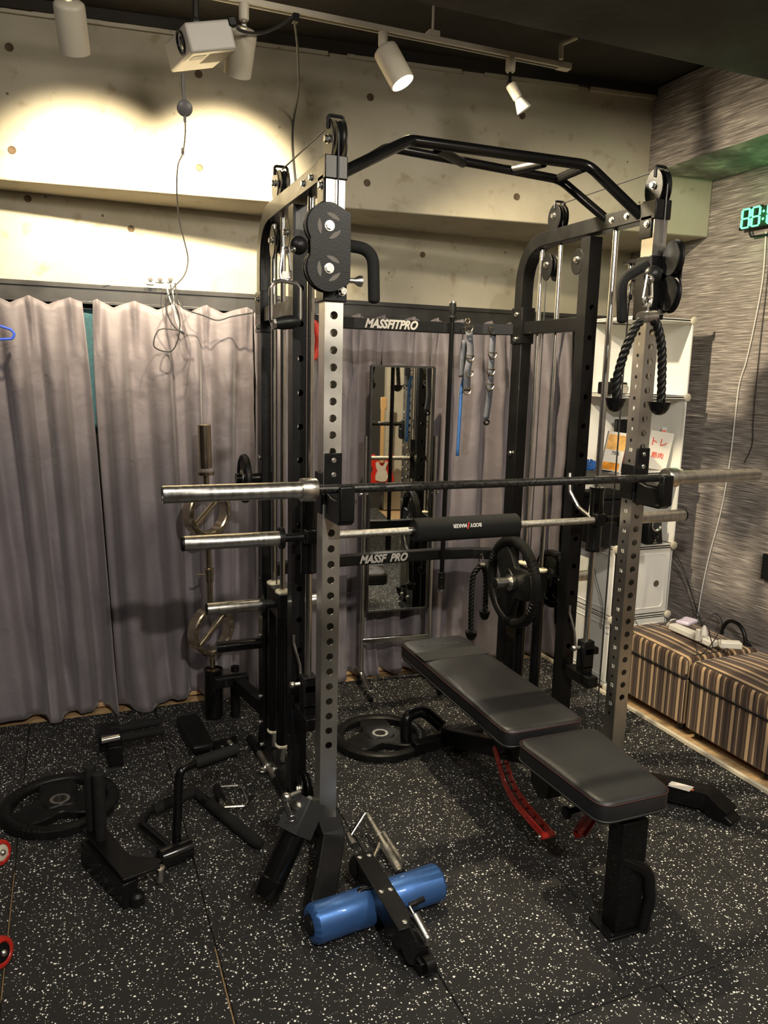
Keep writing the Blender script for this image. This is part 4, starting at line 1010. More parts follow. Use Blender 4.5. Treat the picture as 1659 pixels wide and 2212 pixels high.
g=G(); g.lathe(a,d,[(.006,0),(.006,L*.22),(.0155,L*.26),(.0155,L*.85),(.0140,L*.86),(.0155,L*.87),(.0155,L*.95),(.009,L)],20); part('chrome_peg',g,CHROME,rl)
g=G(); g.tube(bend([A(884,1956,z=.12),A(898,1950,z=.125),A(915,1942,z=.125)],.01,4),.0085,12); part('bent_stub',g,BLACK,rl)
g=G(); g.tube(bend([A(800,1918,z=.12),A(775,1922,z=.12),A(774,1948,z=.095)],.02,5),.0095,12); part('hook_tube',g,BLACKG,rl)
g=G(); c=A(760,1818,z=.12); g.cyl(c,A(752,1803,z=.125),.0095,14); g.cyl(c,A(766,1828,z=.12),.014,14); part('spring_knob',g,STEEL,rl)

# chrome V-shaped row handle
vb=thing('v_row_grip',A(830,1820,z=.02),'chrome V-shaped double row handle lying behind the blue roller attachment','cable handle')
a,b_=A(792,1758,z=.075),A(866,1886,z=.020); d=(b_-a).normalized(); L=(b_-a).length
g=G(); g.lathe(a,d,[(.008,0),(.0105,.004),(.0105,L*.14),(.0095,L*.15),(.0105,L*.16),(.0105,L*.33),(.014,L*.34),(.014,L*.39),(.0105,L*.40),(.0105,L*.55),(.0155,L*.56),(.0155,L*.95),(.012,L*.951),(.012,L)],20); hb=part('grip_tube',g,KN,vb)
g=G(); g.cyl(b_-d*.004,b_+d*.006,.0150,18); part('grip_cap',g,BLKPL,hb)
g=G(); g.tube(bend([A(794,1762,z=.074),A(788,1757,z=.08),A(753,1812,z=.012)],.008,4),.0058,10); part('frame_rod',g,CHROME,vb)
g=G(); g.tube(bend([A(836,1836,z=.042),A(828,1815,z=.045),A(820,1822,z=.04),A(800,1872,z=.012)],.012,4),.0058,10); part('frame_rod',g,CHROME,vb)
a2,b2=A(828,1800,z=.018),A(868,1862,z=.018); g=G(); g.cyl(a2,b2,.010,16); part('grip_tube',g,KN,vb)

# rotating lat handle with eye, left of the rack
lh=thing('straight_cable_bar',A(580,1655,z=.02),'short chrome cable bar with black end grips beside the rack floor rail','cable handle')
a,b_=A(540,1594,z=.020),A(618,1716,z=.020); d=(b_-a).normalized(); L=(b_-a).length
g=G(); g.cyl(a+d*L*.26,a+d*L*.80,.0145,18); part('centre_tube',g,KN,lh)
g=G(); g.lathe(a,d,[(.012,0),(.019,.004),(.019,L*.26),(.016,L*.30)],20); part('end_grip',g,RUBBER,lh)
g=G(); g.lathe(a+d*L*.76,d,[(.016,0),(.019,.004),(.019,L*.24-.004),(.012,L*.24)],20); part('end_grip',g,RUBBER,lh)
g=G(); m_=a+d*L*.53; g.lathe(m_-d*.012,d,[(.015,0),(.020,.002),(.020,.022),(.015,.024)],22); c=A(567,1664,z=.022); 
g.tube([c+Vector((.014*math.cos(k),.014*math.sin(k),0)) for k in [2*math.pi*i/16 for i in range(16)]],.005,8,closed=True); g.bar(c+(m_-c)*.35,m_,.020,.006); part('eye_lug',g,ZINC,lh)

# small D handle on the floor
fd=thing('stirrup_grip',A(500,1722,z=.01),'chrome stirrup handle with black grip lying flat on the floor','cable handle')
q=[A(px,py,z=.014) for px,py in ((474,1700),(515,1697),(525,1704),(535,1730),(530,1741),(485,1744))]
g=G(); g.tube(bend(q,.012,4),.0052,10); part('stirrup_frame',g,CHROME,fd)
a,b_=A(468,1700,z=.017),A(480,1738,z=.017); d=(b_-a).normalized(); L=(b_-a).length
g=G(); g.lathe(a,d,[(.010,0),(.0155,.003),(.016,L*.4),(.019,L*.6),(.016,L*.86),(.011,L*.9)],18); part('hand_grip',g,RUBBER,fd)
g=G(); g.cyl(b_-d*.01,b_+d*.008,.013,8); part('end_nut',g,ZINC,fd)
g=G(); c=A(537,1722,z=.008); g.prism([c,A(552,1718,z=.008),A(537,1732,z=.008)],(0,0,.004)); part('swivel_plate',g,BLACK,fd)

# long foam grip bar
fb=thing('foam_grip_bar',A(495,1765,z=.02),'black foam-covered short bar lying diagonally beside the stirrup handle','cable handle')
a,b_=A(420,1710,z=.024),A(566,1828,z=.024); d=(b_-a).normalized(); L=(b_-a).length
g=G(); g.lathe(a,d,[(.010,0),(.018,.004),(.0185,L*.30),(.021,L*.31),(.021,L*.62),(.0185,L*.63)],22); part('foam_grip',g,FOAM,fb)
g=G(); g.lathe(a+d*L*.62,d,[(.012,0),(.0225,.003),(.0225,L*.26),(.020,L*.32),(.014,L*.36),(.003,L*.375)],22); part('end_grip',g,FOAM,fb)
g=G(); g.cyl(a+d*L*.16,a+d*L*.24,.0192,20); part('grip_band',g,RUBBER,fb)

# T-bar row handle: hub tube with two bent arms
tb=thing('t_bar_grip',A(380,1840,z=.03),'black T-bar row handle with two bent foam-gripped arms, one pointing up','row handle')
a,b_=A(352,1853,z=.045),A(405,1832,z=.045); d=(b_-a).normalized(); L=(b_-a).length
g=G(); g.lathe(a-d*.01,d,[(.026,.004),(.026,0),(.034,0),(.0345,.003),(.0345,L+.02),(.032,L+.022),(.01,L+.022)],28); part('hub_tube',g,BLACKG,tb)
base=A(381,1822,z=.06); 
g=G(); t1_=A(387,1664,y=base.y); t2_=A(420,1648,z=t1_.z); t3_=A(514,1617,z=t1_.z)
g.tube(bend([base,t1_,t2_,t3_],.06,7),.0155,16); a1=part('bent_arm',g,BLACKG,tb)
g=G(); d=(t3_-t2_).normalized(); g.lathe(t2_,d,[(.016,0),(.0195,.002),(.0195,(t3_-t2_).length-.002),(.015,(t3_-t2_).length)],20); part('foam_grip',g,FOAM,a1)
q0,q1,q2,q3=A(372,1838,z=.045),A(306,1782,z=.05),A(318,1756,z=.055),A(414,1712,z=.055)
g=G(); g.tube(bend([q0,q1,q2,q3],.04,7),.0155,16); a2_=part('bent_arm',g,BLACKG,tb)
g=G(); s0=A(330,1750,z=.055); d=(q3-s0).normalized(); g.lathe(s0,d,[(.016,0),(.0195,.002),(.0195,(q3-s0).length),(.015,(q3-s0).length+.002)],20); part('foam_grip',g,FOAM,a2_)

# L plate with two upright posts
lp=thing('dip_attachment',A(240,1840,z=.05),'black angled steel plate with two upright posts, standing beside the left floor plate','gym attachment')
zz=.105
poly=[A(px,py,z=zz) for px,py in ((176,1792),(212,1768),(232,1792),(281,1848),(342,1853),(346,1871),(267,1900))]
g=G(); g.prism(poly,(0,0,-.010)); part('angled_plate',g,BLACK,lp,bev=.002)
for px,py,pt in ((199,1790,1652),(219,1812,1668)):
    b0=A(px,py,z=zz); b1=A(px+4,pt,y=b0.y); g=G(); g.lathe(b0,(0,0,1),[(.018,0),(.019,.002),(.019,b1.z-zz-.002),(.016,b1.z-zz)],22); part('upright_peg',g,FOAM,lp)
g=G(); g.bar(A(190,1838,z=.045),A(282,1932,z=.045),.05,.085); part('side_bar',g,BLACK,lp,bev=.004)
for px,py in ((272,1928),(296,1940)):
    g=G(); c=A(px,py,z=.02); g.lathe(c-Vector((0,0,.018)),(0,0,1),[(.01,0),(.024,.001),(.024,.03),(.016,.04),(.005,.042)],18); part('rubber_foot',g,RUBBER,lp)
g=G(); c0,c1=A(345,1877,z=.06),A(345,1904,z=.016); g.cyl(c0,c1,.0115,16); g.lathe(A(345,1872,z=.065),(0,0,-1),[(.005,0),(.016,.002),(.016,.010),(.01,.014)],16); part('locking_pin',g,STEEL,lp)

# parallel grip block
dg=thing('double_grip_block',A(240,1600,z=.05),'black block with two parallel foam-covered grips pointing right, near the curtain','gym attachment')
g=G(); c=A(236,1592,z=.10); g.box(c,(.085,.12,.075)); part('block_body',g,BLACK,dg,bev=.004)
g=G(); q=A(247,1640,z=.03); g.box((c.x+.02,c.y-.06,.045),(.06,.05,.09)); part('block_leg',g,BLACK,dg,bev=.003)
for (p0,p1) in (((238,1578),(347,1558)),((262,1594),(354,1578))):
    g=G(); a,b_=A(*p0,z=.125),A(*p1,z=.125); d=(b_-a).normalized(); L=(b_-a).length; g.lathe(a,d,[(.017,0),(.0175,.002),(.0175,L-.002),(.014,L)],18); part('parallel_grip',g,FOAM,dg)
g=G(); a,b_=A(219,1600,z=.14),A(258,1592,z=.14); g.cyl(a,b_,.0135,18); part('chrome_sleeve',g,CHROME,dg)

# footplate with base
fpz=thing('foot_plate_attachment',A(430,1590,z=.03),'flat black foot plate joined to a drilled base plate, behind the bent handle arm','gym attachment')
g=G(); g.bar(A(403,1550,z=.06),A(440,1618,z=.05),.10,.035); part('foot_plate',g,RUBBER,fpz,bev=.012,seg=3)
g=G(); g.prism([A(px,py,z=.035) for px,py in ((425,1612),(512,1588),(512,1618),(428,1648))],(0,0,-.03)); bq=part('base_plate',g,BLACK,fpz,bev=.002)
bolts(bq,[A(456,1619,z=.036),A(480,1612,z=.036)],(0,0,1),.006,.003)
g=G(); a,b_=A(494,1602,z=.06),A(513,1626,z=.05); d=(b_-a).normalized(); L=(b_-a).length; g.lathe(a,d,[(.008,0),(.0115,.003),(.0115,L*.4),(.010,L*.42),(.0115,L*.44),(.0115,L)],16); part('chrome_pin',g,STEEL,fpz)

# red wheels cut by the left edge of the photo
def rwheel(px,py,hubm,label,z=.045):
    t=thing('exercise_roller',A(px,py,z=z),label,'wheel')
    c=A(px,py,z=z); ax_=Vector((.75,-.62,.22)).normalized()
    g=G(); g.lathe(c-ax_*.05,ax_,[(.03,0),(.040,.004),(.043,.015),(.043,.045),(.040,.052),(.030,.055),(.026,.050)],36); part('tyre',g,REDP,t)
    g=G(); g.lathe(c-ax_*.002,ax_,[(.010,0),(.027,0),(.026,.005),(.012,.008),(.010,.004)],28); part('hub',g,hubm,t)
    g=G(); g.sphere(c+ax_*.006,.010,8); part('axle_cap',g,STEEL,t)
rwheel(3,1842,CREAMP,'red wheel with a cream hub at the left edge of the photo, upper of two')
rwheel(4,2058,BLKPL,'red wheel with a black hub at the left edge of the photo, lower of two')
# ---------------------------------------------------------------- white cube shelf in the corner
SHW=mat('white_resin_panel',(.74,.73,.68),.42,noise=(3,.04,2))
sx0,sx1,sy0,sy1=1.905,2.285,.955,1.335
LV=[.02,.40,.79,1.19,1.59,1.985]
sh=thing('cube_shelf',((sx0+sx1)/2,(sy0+sy1)/2,0),'tall white resin cube shelf in the right corner, open above and closed below','shelf')
for i,z in enumerate(LV):
    g=G(); g.box(((sx0+sx1)/2,(sy0+sy1)/2,z),(sx1-sx0,sy1-sy0,.006)); g.box(((sx0+sx1)/2,sy0+.004,z),(sx1-sx0,.008,.016)); g.box((sx0+.004,(sy0+sy1)/2,z),(.008,sy1-sy0,.016)); part('shelf_board',g,SHW,sh)
for i in range(5):
    z0,z1=LV[i],LV[i+1]; zc=(z0+z1)/2; h=z1-z0-.02
    g=G(); g.box(((sx0+sx1)/2,sy1-.003,zc),(sx1-sx0-.01,.005,h)); part('back_panel',g,SHW,sh)
    g=G(); g.box((sx1-.003,(sy0+sy1)/2,zc),(.005,sy1-sy0-.01,h)); part('side_panel',g,SHW,sh)
    if i<2:
        for fx in (0,1):
            g=G()
            if fx: g.box(((sx0+sx1)/2,sy0+.004,zc),(sx1-sx0-.03,.006,h-.01))
            else: g.box((sx0+.004,(sy0+sy1)/2,zc),(.006,sy1-sy0-.03,h-.01))
            pn=part('door_panel' if fx else 'side_panel',g,SHW,sh,bev=.004)
            g=G()
            if fx: q=bend([(sx0+.16,sy0,z0+.045),(sx1-.045,sy0,z0+.045),(sx1-.045,sy0,z1-.045),(sx0+.05,sy0,z1-.045),(sx0+.05,sy0,z0+.045),(sx0+.16,sy0,z0+.045)],.03,5)[:-1]
            else: q=bend([(sx0,sy0+.16,z0+.045),(sx0,sy1-.045,z0+.045),(sx0,sy1-.045,z1-.045),(sx0,sy0+.045,z1-.045),(sx0,sy0+.045,z0+.045),(sx0,sy0+.16,z0+.045)],.03,5)[:-1]
            g.tube(q,.003,6,closed=True); part('panel_moulding',g,SHW,pn)
            if fx and i==1:
                g=G(); c=A(1417,1260,y=sy0); g.lathe(c,(0,-1,0),[(.008,0),(.017,.0005),(.018,.003),(.008,.004)],24); part('door_ring',g,mat('dark_ring',(.09,.08,.06),.4),pn)
    elif i>=2:
        g=G(); g.bar((sx0+.004,sy0+.004,z0),(sx0+.004,sy0+.004,z1),.0,.0) if 0 else None
        for (a,b_) in ((sx0+.004,sy1-.004),(sx1-.004,sy0+.004)):
            g=G(); g.box((a,b_,zc),(.008,.010,z1-z0)); part('corner_edge',g,SHW,sh)
for z in LV:
    for (c,ax_) in (((sx1-.004,sy0,z),(0,-1,0)),((sx0,sy1-.006,z),(-1,0,0)))+((((sx0,sy0,z),(-.7,-.7,0)),) if z<.8 else ()):
        g=G(); g.lathe(Vector(c),ax_,[(.006,0),(.021,.002),(.021,.010),(.017,.013),(.003,.014)],22); part('connector',g,CREAMP,sh)
# things on the shelf
PAPER=mat('page_paper',(.62,.58,.48),.8)
def book(x,y,z,w_,th,h,rz,tilt,cover,label,spine=None,marks=()):
    t=thing('book',(x,y,z),label,'book','books on the white shelf',(math.radians(tilt[0]),math.radians(tilt[1]),math.radians(rz)))
    g=G(); g.box((0,0,h/2),(w_-.004,th-.004,h-.006)); part('pages',g,PAPER,t,local=True)
    for s_ in (-1,1):
        g=G(); g.box((0,s_*(th/2-.001),h/2),(w_,.002,h)); part('cover',g,cover,t,local=True)
    g=G(); g.box((-w_/2,0,h/2),(.002,th,h)); part('spine',g,spine or cover,t,local=True)
    return t
zs1=LV[3]+.009
ORG=mat('orange_white_cover',(.75,.42,.12),.45,noise=(22,.35,2)); WHT=mat('white_cover',(.72,.68,.60),.5,noise=(6,.05,2)); RDC=mat('crimson_cover',(.40,.03,.06),.45); INK=mat('black_ink',(.02,.02,.02),.6)
c=A(1318,1008,y=1.05)
b1=book(c.x,1.05,zs1,.105,.016,.205,-18,(4,7),WHT,'white book with orange top, front cover facing the room, leftmost on the shelf')
g=G(); g.box((0,-.0088,.152),(.10,.0008,.080)); part('cover_print',g,ORG,b1,local=True)
g=G(); g.box((-.005,-.0088,.024),(.09,.0008,.040)); part('cover_band',g,mat('amber_print',(.70,.27,.02),.5,noise=(30,.4,2)),b1,local=True)
def btext(par,s_,size,m,M):
    o=text('cover_lettering',s_,size,m,M,None,ext=.0003,bold=.0004); o.parent=par; return o
btext(b1,'70%',.026,INK,frame((.005,-.0096,.095),(1,0,0),(0,0,1)))
b2=book(A(1338,1008,y=1.10).x+.035,1.08,zs1,.13,.020,.195,62,(0,6),RDC,'crimson book standing slanted, second from the left on the shelf')
btext(b2,'\u7b4b\u30c8\u30ec',.028,WHT,frame((-.0665,0,.11),(0,0,1),(0,1,0)))
b3=book(A(1352,1008,y=1.04).x+.035,1.025,zs1,.13,.018,.190,66,(0,8),WHT,'white book with a dotted spine leaning on the crimson one')
btext(b3,'\u25cf\u25cf\u25cf\u25cf',.012,RDC,frame((-.0665,0,.08),(0,0,1),(0,1,0)))
c=A(1412,1008,y=1.06)
b4=book(c.x,1.06,zs1,.125,.020,.205,-25,(2,8),WHT,'white book with big red lettering on its cover, right of the post')
btext(b4,'\u30c8\u30ec',.050,mat('red_ink',(.70,.07,.03),.5),frame((-.01,-.0112,.145),(1,0,0),(0,0,1)))
btext(b4,'\u7b4b\u8089',.034,MATS['red_ink'],frame((.0,-.0112,.075),(1,0,0),(0,0,1)))
b5=book(c.x+.085,1.10,zs1,.15,.022,.215,50,(0,9),mat('pale_grey_cover',(.5,.48,.45),.5),'tall pale book with a red square at its head, rightmost on the shelf')
g=G(); g.box((-.0765,0,.19),(.001,.018,.022)); part('spine_square',g,MATS['red_ink'],b5,local=True)
bag=G()
random.seed(9)
P=[]
c=A(1278,1002,y=1.10)
for i in range(15):
    row=[]
    for j in range(20):
        th_=math.pi*i/14/2; ph_=2*math.pi*j/19
        r=.055*(1+.25*math.sin(ph_*5+i*.9)+.12*math.sin(ph_*9-i))
        if j==19: r=.055*(1+.25*math.sin(0+i*.9)+.12*math.sin(-i))
        row.append(Vector((c.x+r*1.4*math.cos(ph_)*math.sin(th_+.05),1.12+r*math.sin(ph_)*math.sin(th_+.05),zs1+.045*math.cos(th_)*(1+.2*math.sin(ph_*4)))))
    P.append(row)
bag.grid(P); one('plastic_bag',bag,mat('blue_plastic_film',(.03,.14,.45),.2,coat=.5),'crumpled blue plastic bag at the left end of the book shelf','bag',ang=20)
zs2=LV[4]+.004; c=A(1322,853,y=1.12)
cm=thing('camera',(c.x,1.12,zs2),'black camera-like gadget on the second white shelf board from the top','camera')
g=G(); g.box((c.x,1.12,zs2+.035),(.155,.055,.065)); part('gadget_body',g,BLKPL,cm,bev=.008)
g=G(); g.box((c.x+.02,1.12,zs2+.077),(.05,.045,.022)); part('viewfinder',g,BLKPL,cm,bev=.005)
g=G(); g.lathe((c.x+.035,1.09,zs2+.032),(0,-1,0),[(.02,0),(.024,.002),(.024,.03),(.019,.032),(.014,.026)],26); part('lens',g,CREAMP,cm)
g=G(); c=A(1352,918,y=1.22); g.box((c.x,1.25,zs1+.13),(.10,.02,.255)); one('display_board',g,BLKPL,'dark upright panel standing behind the crimson book','panel',bev=.004)
# speakers on the closed cabinet
zt3=LV[2]+.004
sw=thing('subwoofer',(1.99,1.13,zt3),'black box subwoofer behind the right guided bar sleeve, on the white cabinet','speaker')
x0_,x1_=A(1300,1130,y=1.0).x,A(1368,1130,y=1.0).x
g=G(); g.box(((x0_+x1_)/2,1.13,zt3+.125),(x1_-x0_,.25,.25)); part('cabinet_box',g,BLKPL,sw,bev=.008)
g=G(); g.box(((x0_+x1_)/2+.01,1.13,zt3+.265),(x1_-x0_+.03,.24,.026)); one('black_case',g,BLKPL,'flat black case lying on top of the subwoofer','case',bev=.01,seg=3)
c=A(1413,1180,y=.99); 
sp=thing('satellite_speaker',(c.x,1.0,zt3),'small black satellite speaker with a silver-ringed cone, on the white cabinet','speaker')
g=G(); h=.155
g.prism([(c.x-.056,.985,zt3),(c.x+.056,.985,zt3),(c.x+.036,.995,zt3+h),(c.x-.036,.995,zt3+h)],(0,.085,0)); bdy=part('speaker_body',g,BLKPL,sp,bev=.006)
q=Vector((c.x+.0,.986,zt3+.108)); g=G(); g.lathe(q,(0,-1,0),[(.024,0),(.036,.001),(.036,.006),(.029,.007),(.026,.003)],36,capped=False); part('cone_ring',g,CHROME,sp)
g=G(); g.lathe(q+Vector((0,.001,0)),(0,-1,0),[(.003,.004),(.010,.005),(.026,.001),(.027,.0)],30); part('speaker_cone',g,mat('cone_black',(.02,.02,.02),.6),sp)
q=Vector((c.x-.004,.982,zt3+.052)); g=G(); g.lathe(q,(0,-1,0),[(.010,.001),(.019,.001),(.020,.004),(.017,.005),(.012,.0)],28,capped=False); part('bass_port',g,BLACKG,sp)
text('speaker_mark','G',.012,WHT,frame((c.x-.004,.9805,zt3+.022),(1,0,0),(0,0,1)),sp); text('speaker_mark','Logicool',.007,WHT,frame((c.x-.004,.9805,zt3+.010),(1,0,0),(0,0,1)),sp)
g=G(); p_=A(1258,1153,y=1.20); g.box((p_.x,1.20,zt3+.02),(.045,.04,.035)); one('black_adapter',g,BLKPL,'small black adapter at the left end of the closed white cabinet','adapter',bev=.004)

# ---------------------------------------------------------------- striped ottomans
def stripes():
    m,nt,b,N,K,tc=nt_new('brown_tan_striped_cloth')
    uv=N('UVMap'); sp_=N('SeparateXYZ'); K(uv.outputs[0],sp_.inputs[0])
    fr=N('Math'); fr.operation='FRACT'; K(mul(N,K,sp_.outputs[0],1/.094),fr.inputs[0])
    DK,BR,TN,LT=(.030,.015,.007),(.090,.046,.022),(.46,.31,.165),(.66,.50,.30)
    c=ramp(N,K,fr.outputs[0],[(0,DK),(.10,BR),(.24,LT),(.262,DK),(.285,LT),(.307,BR),(.44,DK),(.56,TN),(.74,DK),(.82,BR),(.93,DK)],'CONSTANT')
    n=N('TexNoise'); n.inputs['Scale'].default_value=260; K(tc.outputs['Object'],n.inputs[0])
    r=N('MapRange'); r.inputs[3].default_value=.8; r.inputs[4].default_value=1.2; K(n.outputs[0],r.inputs[0])
    v=N('VectorMath'); v.operation='SCALE'; K(c,v.inputs[0]); K(r.outputs[0],v.inputs['Scale'])
    K(v.outputs[0],b.inputs['Base Color']); b.inputs['Roughness'].default_value=.75; b.inputs['Sheen Weight'].default_value=.2
    return m
STR=stripes(); TAN=mat('tan_piping',(.42,.29,.15),.7)
def softbox(c,d,r,dome=0,seg=6):
    """rounded box as a closed mesh"""
    g=G(); n=seg; pts=[]
    bmesh.ops.create_cube(g.b,size=1)
    for v in g.b.verts: v.co=Vector((v.co.x*d[0],v.co.y*d[1],v.co.z*d[2]))
    bmesh.ops.bevel(g.b,geom=g.b.edges[:],offset=r,segments=5,profile=.6,affect='EDGES')
    bmesh.ops.subdivide_edges(g.b,edges=[e for e in g.b.edges if e.calc_length()>.12],cuts=8,use_grid_fill=True)
    for v in g.b.verts:
        if v.co.z>0: v.co.z+=dome*max(0,math.cos(math.pi*v.co.x/d[0]))*max(0,math.cos(math.pi*v.co.y/d[1]))
        v.co+=Vector(c)
    return g
def striped_uv(o):
    me=o.data; uv=me.uv_layers.new(name='UVMap'); cz=None
    ox=sum((v.co for v in me.vertices),Vector())/len(me.vertices)
    for p in me.polygons:
        n=p.normal
        for li in p.loop_indices:
            v=me.vertices[me.loops[li].vertex_index].co
            if abs(n.x)>max(abs(n.y),abs(n.z)): u=v.y
            else: u=v.x
            uv.data[li].uv=(u+3.0,v.z)
def ottoman(x0,x1,y0,y1,h,label):
    t=thing('ottoman',((x0+x1)/2,(y0+y1)/2,0),label,'ottoman','striped ottomans along the right wall')
    cx,cy=(x0+x1)/2,(y0+y1)/2
    o=part('base_box',softbox((cx,cy,.035+.115),(x1-x0-.01,y1-y0-.01,.23),.012),STR,t,ang=60); striped_uv(o)
    o=part('cushion_lid',softbox((cx,cy,.262+(h-.262)/2),(x1-x0,y1-y0,h-.262),.032,.022),STR,t,ang=60); striped_uv(o)
    for z in (h-.012,.268):
        ins=.010 if z>.3 else .001
        g=G(); q=bend([(cx,y0+ins,z),(x1-ins,y0+ins,z),(x1-ins,y1-ins,z),(x0+ins,y1-ins,z),(x0+ins,y0+ins,z),(cx,y0+ins,z)],.03,5)[:-1]
        g.tube(q,.0035 if z>.3 else .0025,6,closed=True); part('piping',g,TAN if z>.3 else BLKPL,t)
    for a in (x0+.05,x1-.05):
        for b_ in (y0+.05,y1-.05):
            g=G(); g.cyl((a,b_,0),(a,b_,.037),.02,14); part('leg',g,BLKPL,t)
ottoman(1.925,2.415,-.10,.400,.372,'brown and tan striped ottoman nearest the camera, on the wood floor by the right wall')
ottoman(1.925,2.400,.415,.925,.372,'brown and tan striped ottoman between the white shelf and the nearer ottoman')

# adapters, cables and clock along the right wall
zo=.385+.012
BCAB=MATS['black_cable']; WCAB=mat('white_cable',(.62,.60,.55),.5)
ps=thing('power_strip',A(1500,1372,z=.41),'white power strip with a plug resting on the far ottoman','power strip')
a,b_=A(1452,1352,z=.42),A(1545,1392,z=.415)
g=G(); g.bar(a,b_,.055,.030); part('strip_body',g,WHITEP,ps,bev=.005)
g=G(); c=A(1522,1358,z=.45); g.lathe(A(1520,1372,z=.432),(0,0,1),[(.015,0),(.020,.002),(.018,.02),(.008,.045),(.004,.05)],18); part('plug',g,WHITEP,ps)
g=G(); c=A(1508,1380,z=.425); g.box(c+Vector((0,0,.02)),(.022,.022,.06)); part('plug_adapter',g,WHITEP,ps,bev=.003)
lc=thing('charging_puck',A(1487,1337,z=.47),'pale lilac rounded charger sitting on top of the power strip','charger')
g=G(); c=A(1484,1342,z=.447); g.box(c,(.10,.075,.022),Matrix.Rotation(.3,3,'Z')); part('charger_body',g,mat('pale_lilac_plastic',(.62,.55,.68),.35),lc,bev=.010,seg=4)
wp=G(); wp.box(A(1577,1392,z=.425),(.10,.05,.03),Matrix.Rotation(-.5,3,'Z')); one('wall_adapter',wp,WHITEP,'white rectangular adapter on the far ottoman, right of the power strip','adapter',bev=.004)
hd=thing('headset',A(1588,1370,z=.45),'black headset-like arched object standing on the back edge of the far ottoman','headset')
q=[A(px,py,x=2.36) for px,py in ((1562,1392),(1560,1360),(1575,1342),(1595,1348),(1608,1370),(1612,1410))]
g=G(); g.tube([Vector(v) for v in q],.010,10,sub=5); part('arch_band',g,BLKPL,hd)
g=G(); g.sphere(q[0],.030,10,(1,.6,1)); g=part('ear_cup',g,RUBBER,hd); g=G(); g.sphere(q[-1]+Vector((0,0,.02)),.030,10,(1,.6,1)); part('ear_cup',g,RUBBER,hd)
def wire(name,pts,r,m,label,cat='cable'):
    g=G(); g.tube([Vector(p) for p in pts],r,7,sub=6); return one(name,g,m,label,cat)
XW=XR-.006
wire('power_cable',[A(px,py,x=XW) for px,py in ((1655,500),(1648,600),(1630,700),(1612,780),(1597,830),(1588,900),(1576,1000),(1556,1110),(1532,1200),(1515,1280),(1507,1330))],.0035,WCAB,'long white cord running down the grey wall from the clock')
wire('power_cable',[A(px,py,x=XW) for px,py in ((1662,540),(1655,620),(1640,760),(1628,900),(1625,960),(1608,1000))],.0022,BCAB,'thin black cord on the grey wall beside the white cord')
wire('power_cable',[A(1424,1178,y=1.02),A(1450,1200,x=2.34),A(1480,1240,x=2.38),A(1500,1300,x=2.40),A(1515,1345,x=2.38),A(1528,1380,z=.43)],.003,BCAB,'black cord from the satellite speaker down to the power strip')
wire('power_cable',[A(1440,1182,y=1.05),A(1470,1215,x=2.37),A(1488,1265,x=2.40),A(1505,1325,x=2.40),A(1500,1370,x=2.3),A(1505,1410,z=.425)],.003,BCAB,'second black cord hanging beside the first behind the white cabinet')
wire('power_cable',[A(1382,1150,y=.94),A(1380,1200,y=.94),A(1372,1260,y=.94),A(1366,1320,y=.94),A(1380,1352,y=.94),A(1400,1360,y=.93),A(1440,1345,z=.42),A(1475,1335,z=.475)],.002,BCAB,'thin black lead trailing from the speakers over the far ottoman')
wire('power_cable',[A(1247,1177,y=1.15),A(1275,1190,x=1.89),A(1288,1250,x=1.885),A(1302,1310,x=1.885),A(1300,1352,x=1.885),A(1325,1356,x=1.88)],.002,BCAB,'thin black lead hanging down the left side of the white cabinet')
wire('power_cable',[A(1440,1352,z=.40),A(1450,1340,z=.42),A(1460,1338,z=.43)],.004,WCAB,'short white cord entering the power strip')
wire('power_cable',[A(1540,1400,z=.43),A(1530,1345,z=.55),A(1545,1325,x=2.38),A(1560,1345,x=2.38),A(1545,1380,z=.45),A(1520,1410,z=.42),A(1500,1415,z=.41),A(1560,1405,z=.41),A(1600,1385,z=.42)],.0025,BCAB,'tangled black cord on the far ottoman around the plugs')
wire('power_cable',[A(1605,1370,x=2.40),A(1620,1390,x=2.41),A(1635,1425,x=2.42)],.003,BCAB,'short black cord sloping down the wall behind the nearer ottoman')
# digital clock
GLW=mat('green_digit',(.1,.5,.2),.4,emit=(.10,1.0,.28),es=3.2)
ck=thing('digital_clock',A(1632,470,x=2.40),'digital wall clock with glowing green digits at the right edge','clock')
xc=2.40
pc0,pc1=A(1600,450,x=xc),A(1600,495,x=xc); hC=(pc0.z-pc1.z)
yd=Vector((0,-1,0))
def seg7(o,wd,ht,par,th=.008):
    segs={'a':((0,ht),(wd,ht)),'g':((0,ht/2),(wd,ht/2)),'d':((0,0),(wd,0)),'f':((0,ht/2),(0,ht)),'e':((0,0),(0,ht/2)),'b':((wd,ht/2),(wd,ht)),'c':((wd,0),(wd,ht/2))}
    g=G()
    for k,((x0,z0),(x1,z1)) in segs.items():
        p0=o+yd*x0+Vector((0,0,z0)); p1=o+yd*x1+Vector((0,0,z1)); d=(p1-p0).normalized()*.004
        g.bar(p0+d,p1-d,.006,th,up=(1,0,0) if abs((p1-p0).z)<.001 else (1,0,0))
    part('digit',g,GLW,par)
y1=A(1602,480,x=xc).y; zb0=A(1610,492,x=xc).z
dw,dh_=.046,.088
for k,off in enumerate((0,.062,.155,.217)):
    g=G(); g.box(Vector((xc+.010,y1-off-dw/2,zb0+dh_/2)),(.012,dw+.014,dh_+.014)); part('digit_backing',g,BLKPL,ck,bev=.002)
    seg7(Vector((xc,y1-off,zb0)),dw,dh_,ck)
g=G(); g.box((xc+.012,y1-.13,zb0+.0),(.014,.30,.014)); g.box((xc+.012,y1-.128,zb0+dh_/2),(.012,.034,dh_)); part('clock_bar',g,BLKPL,ck,bev=.002)
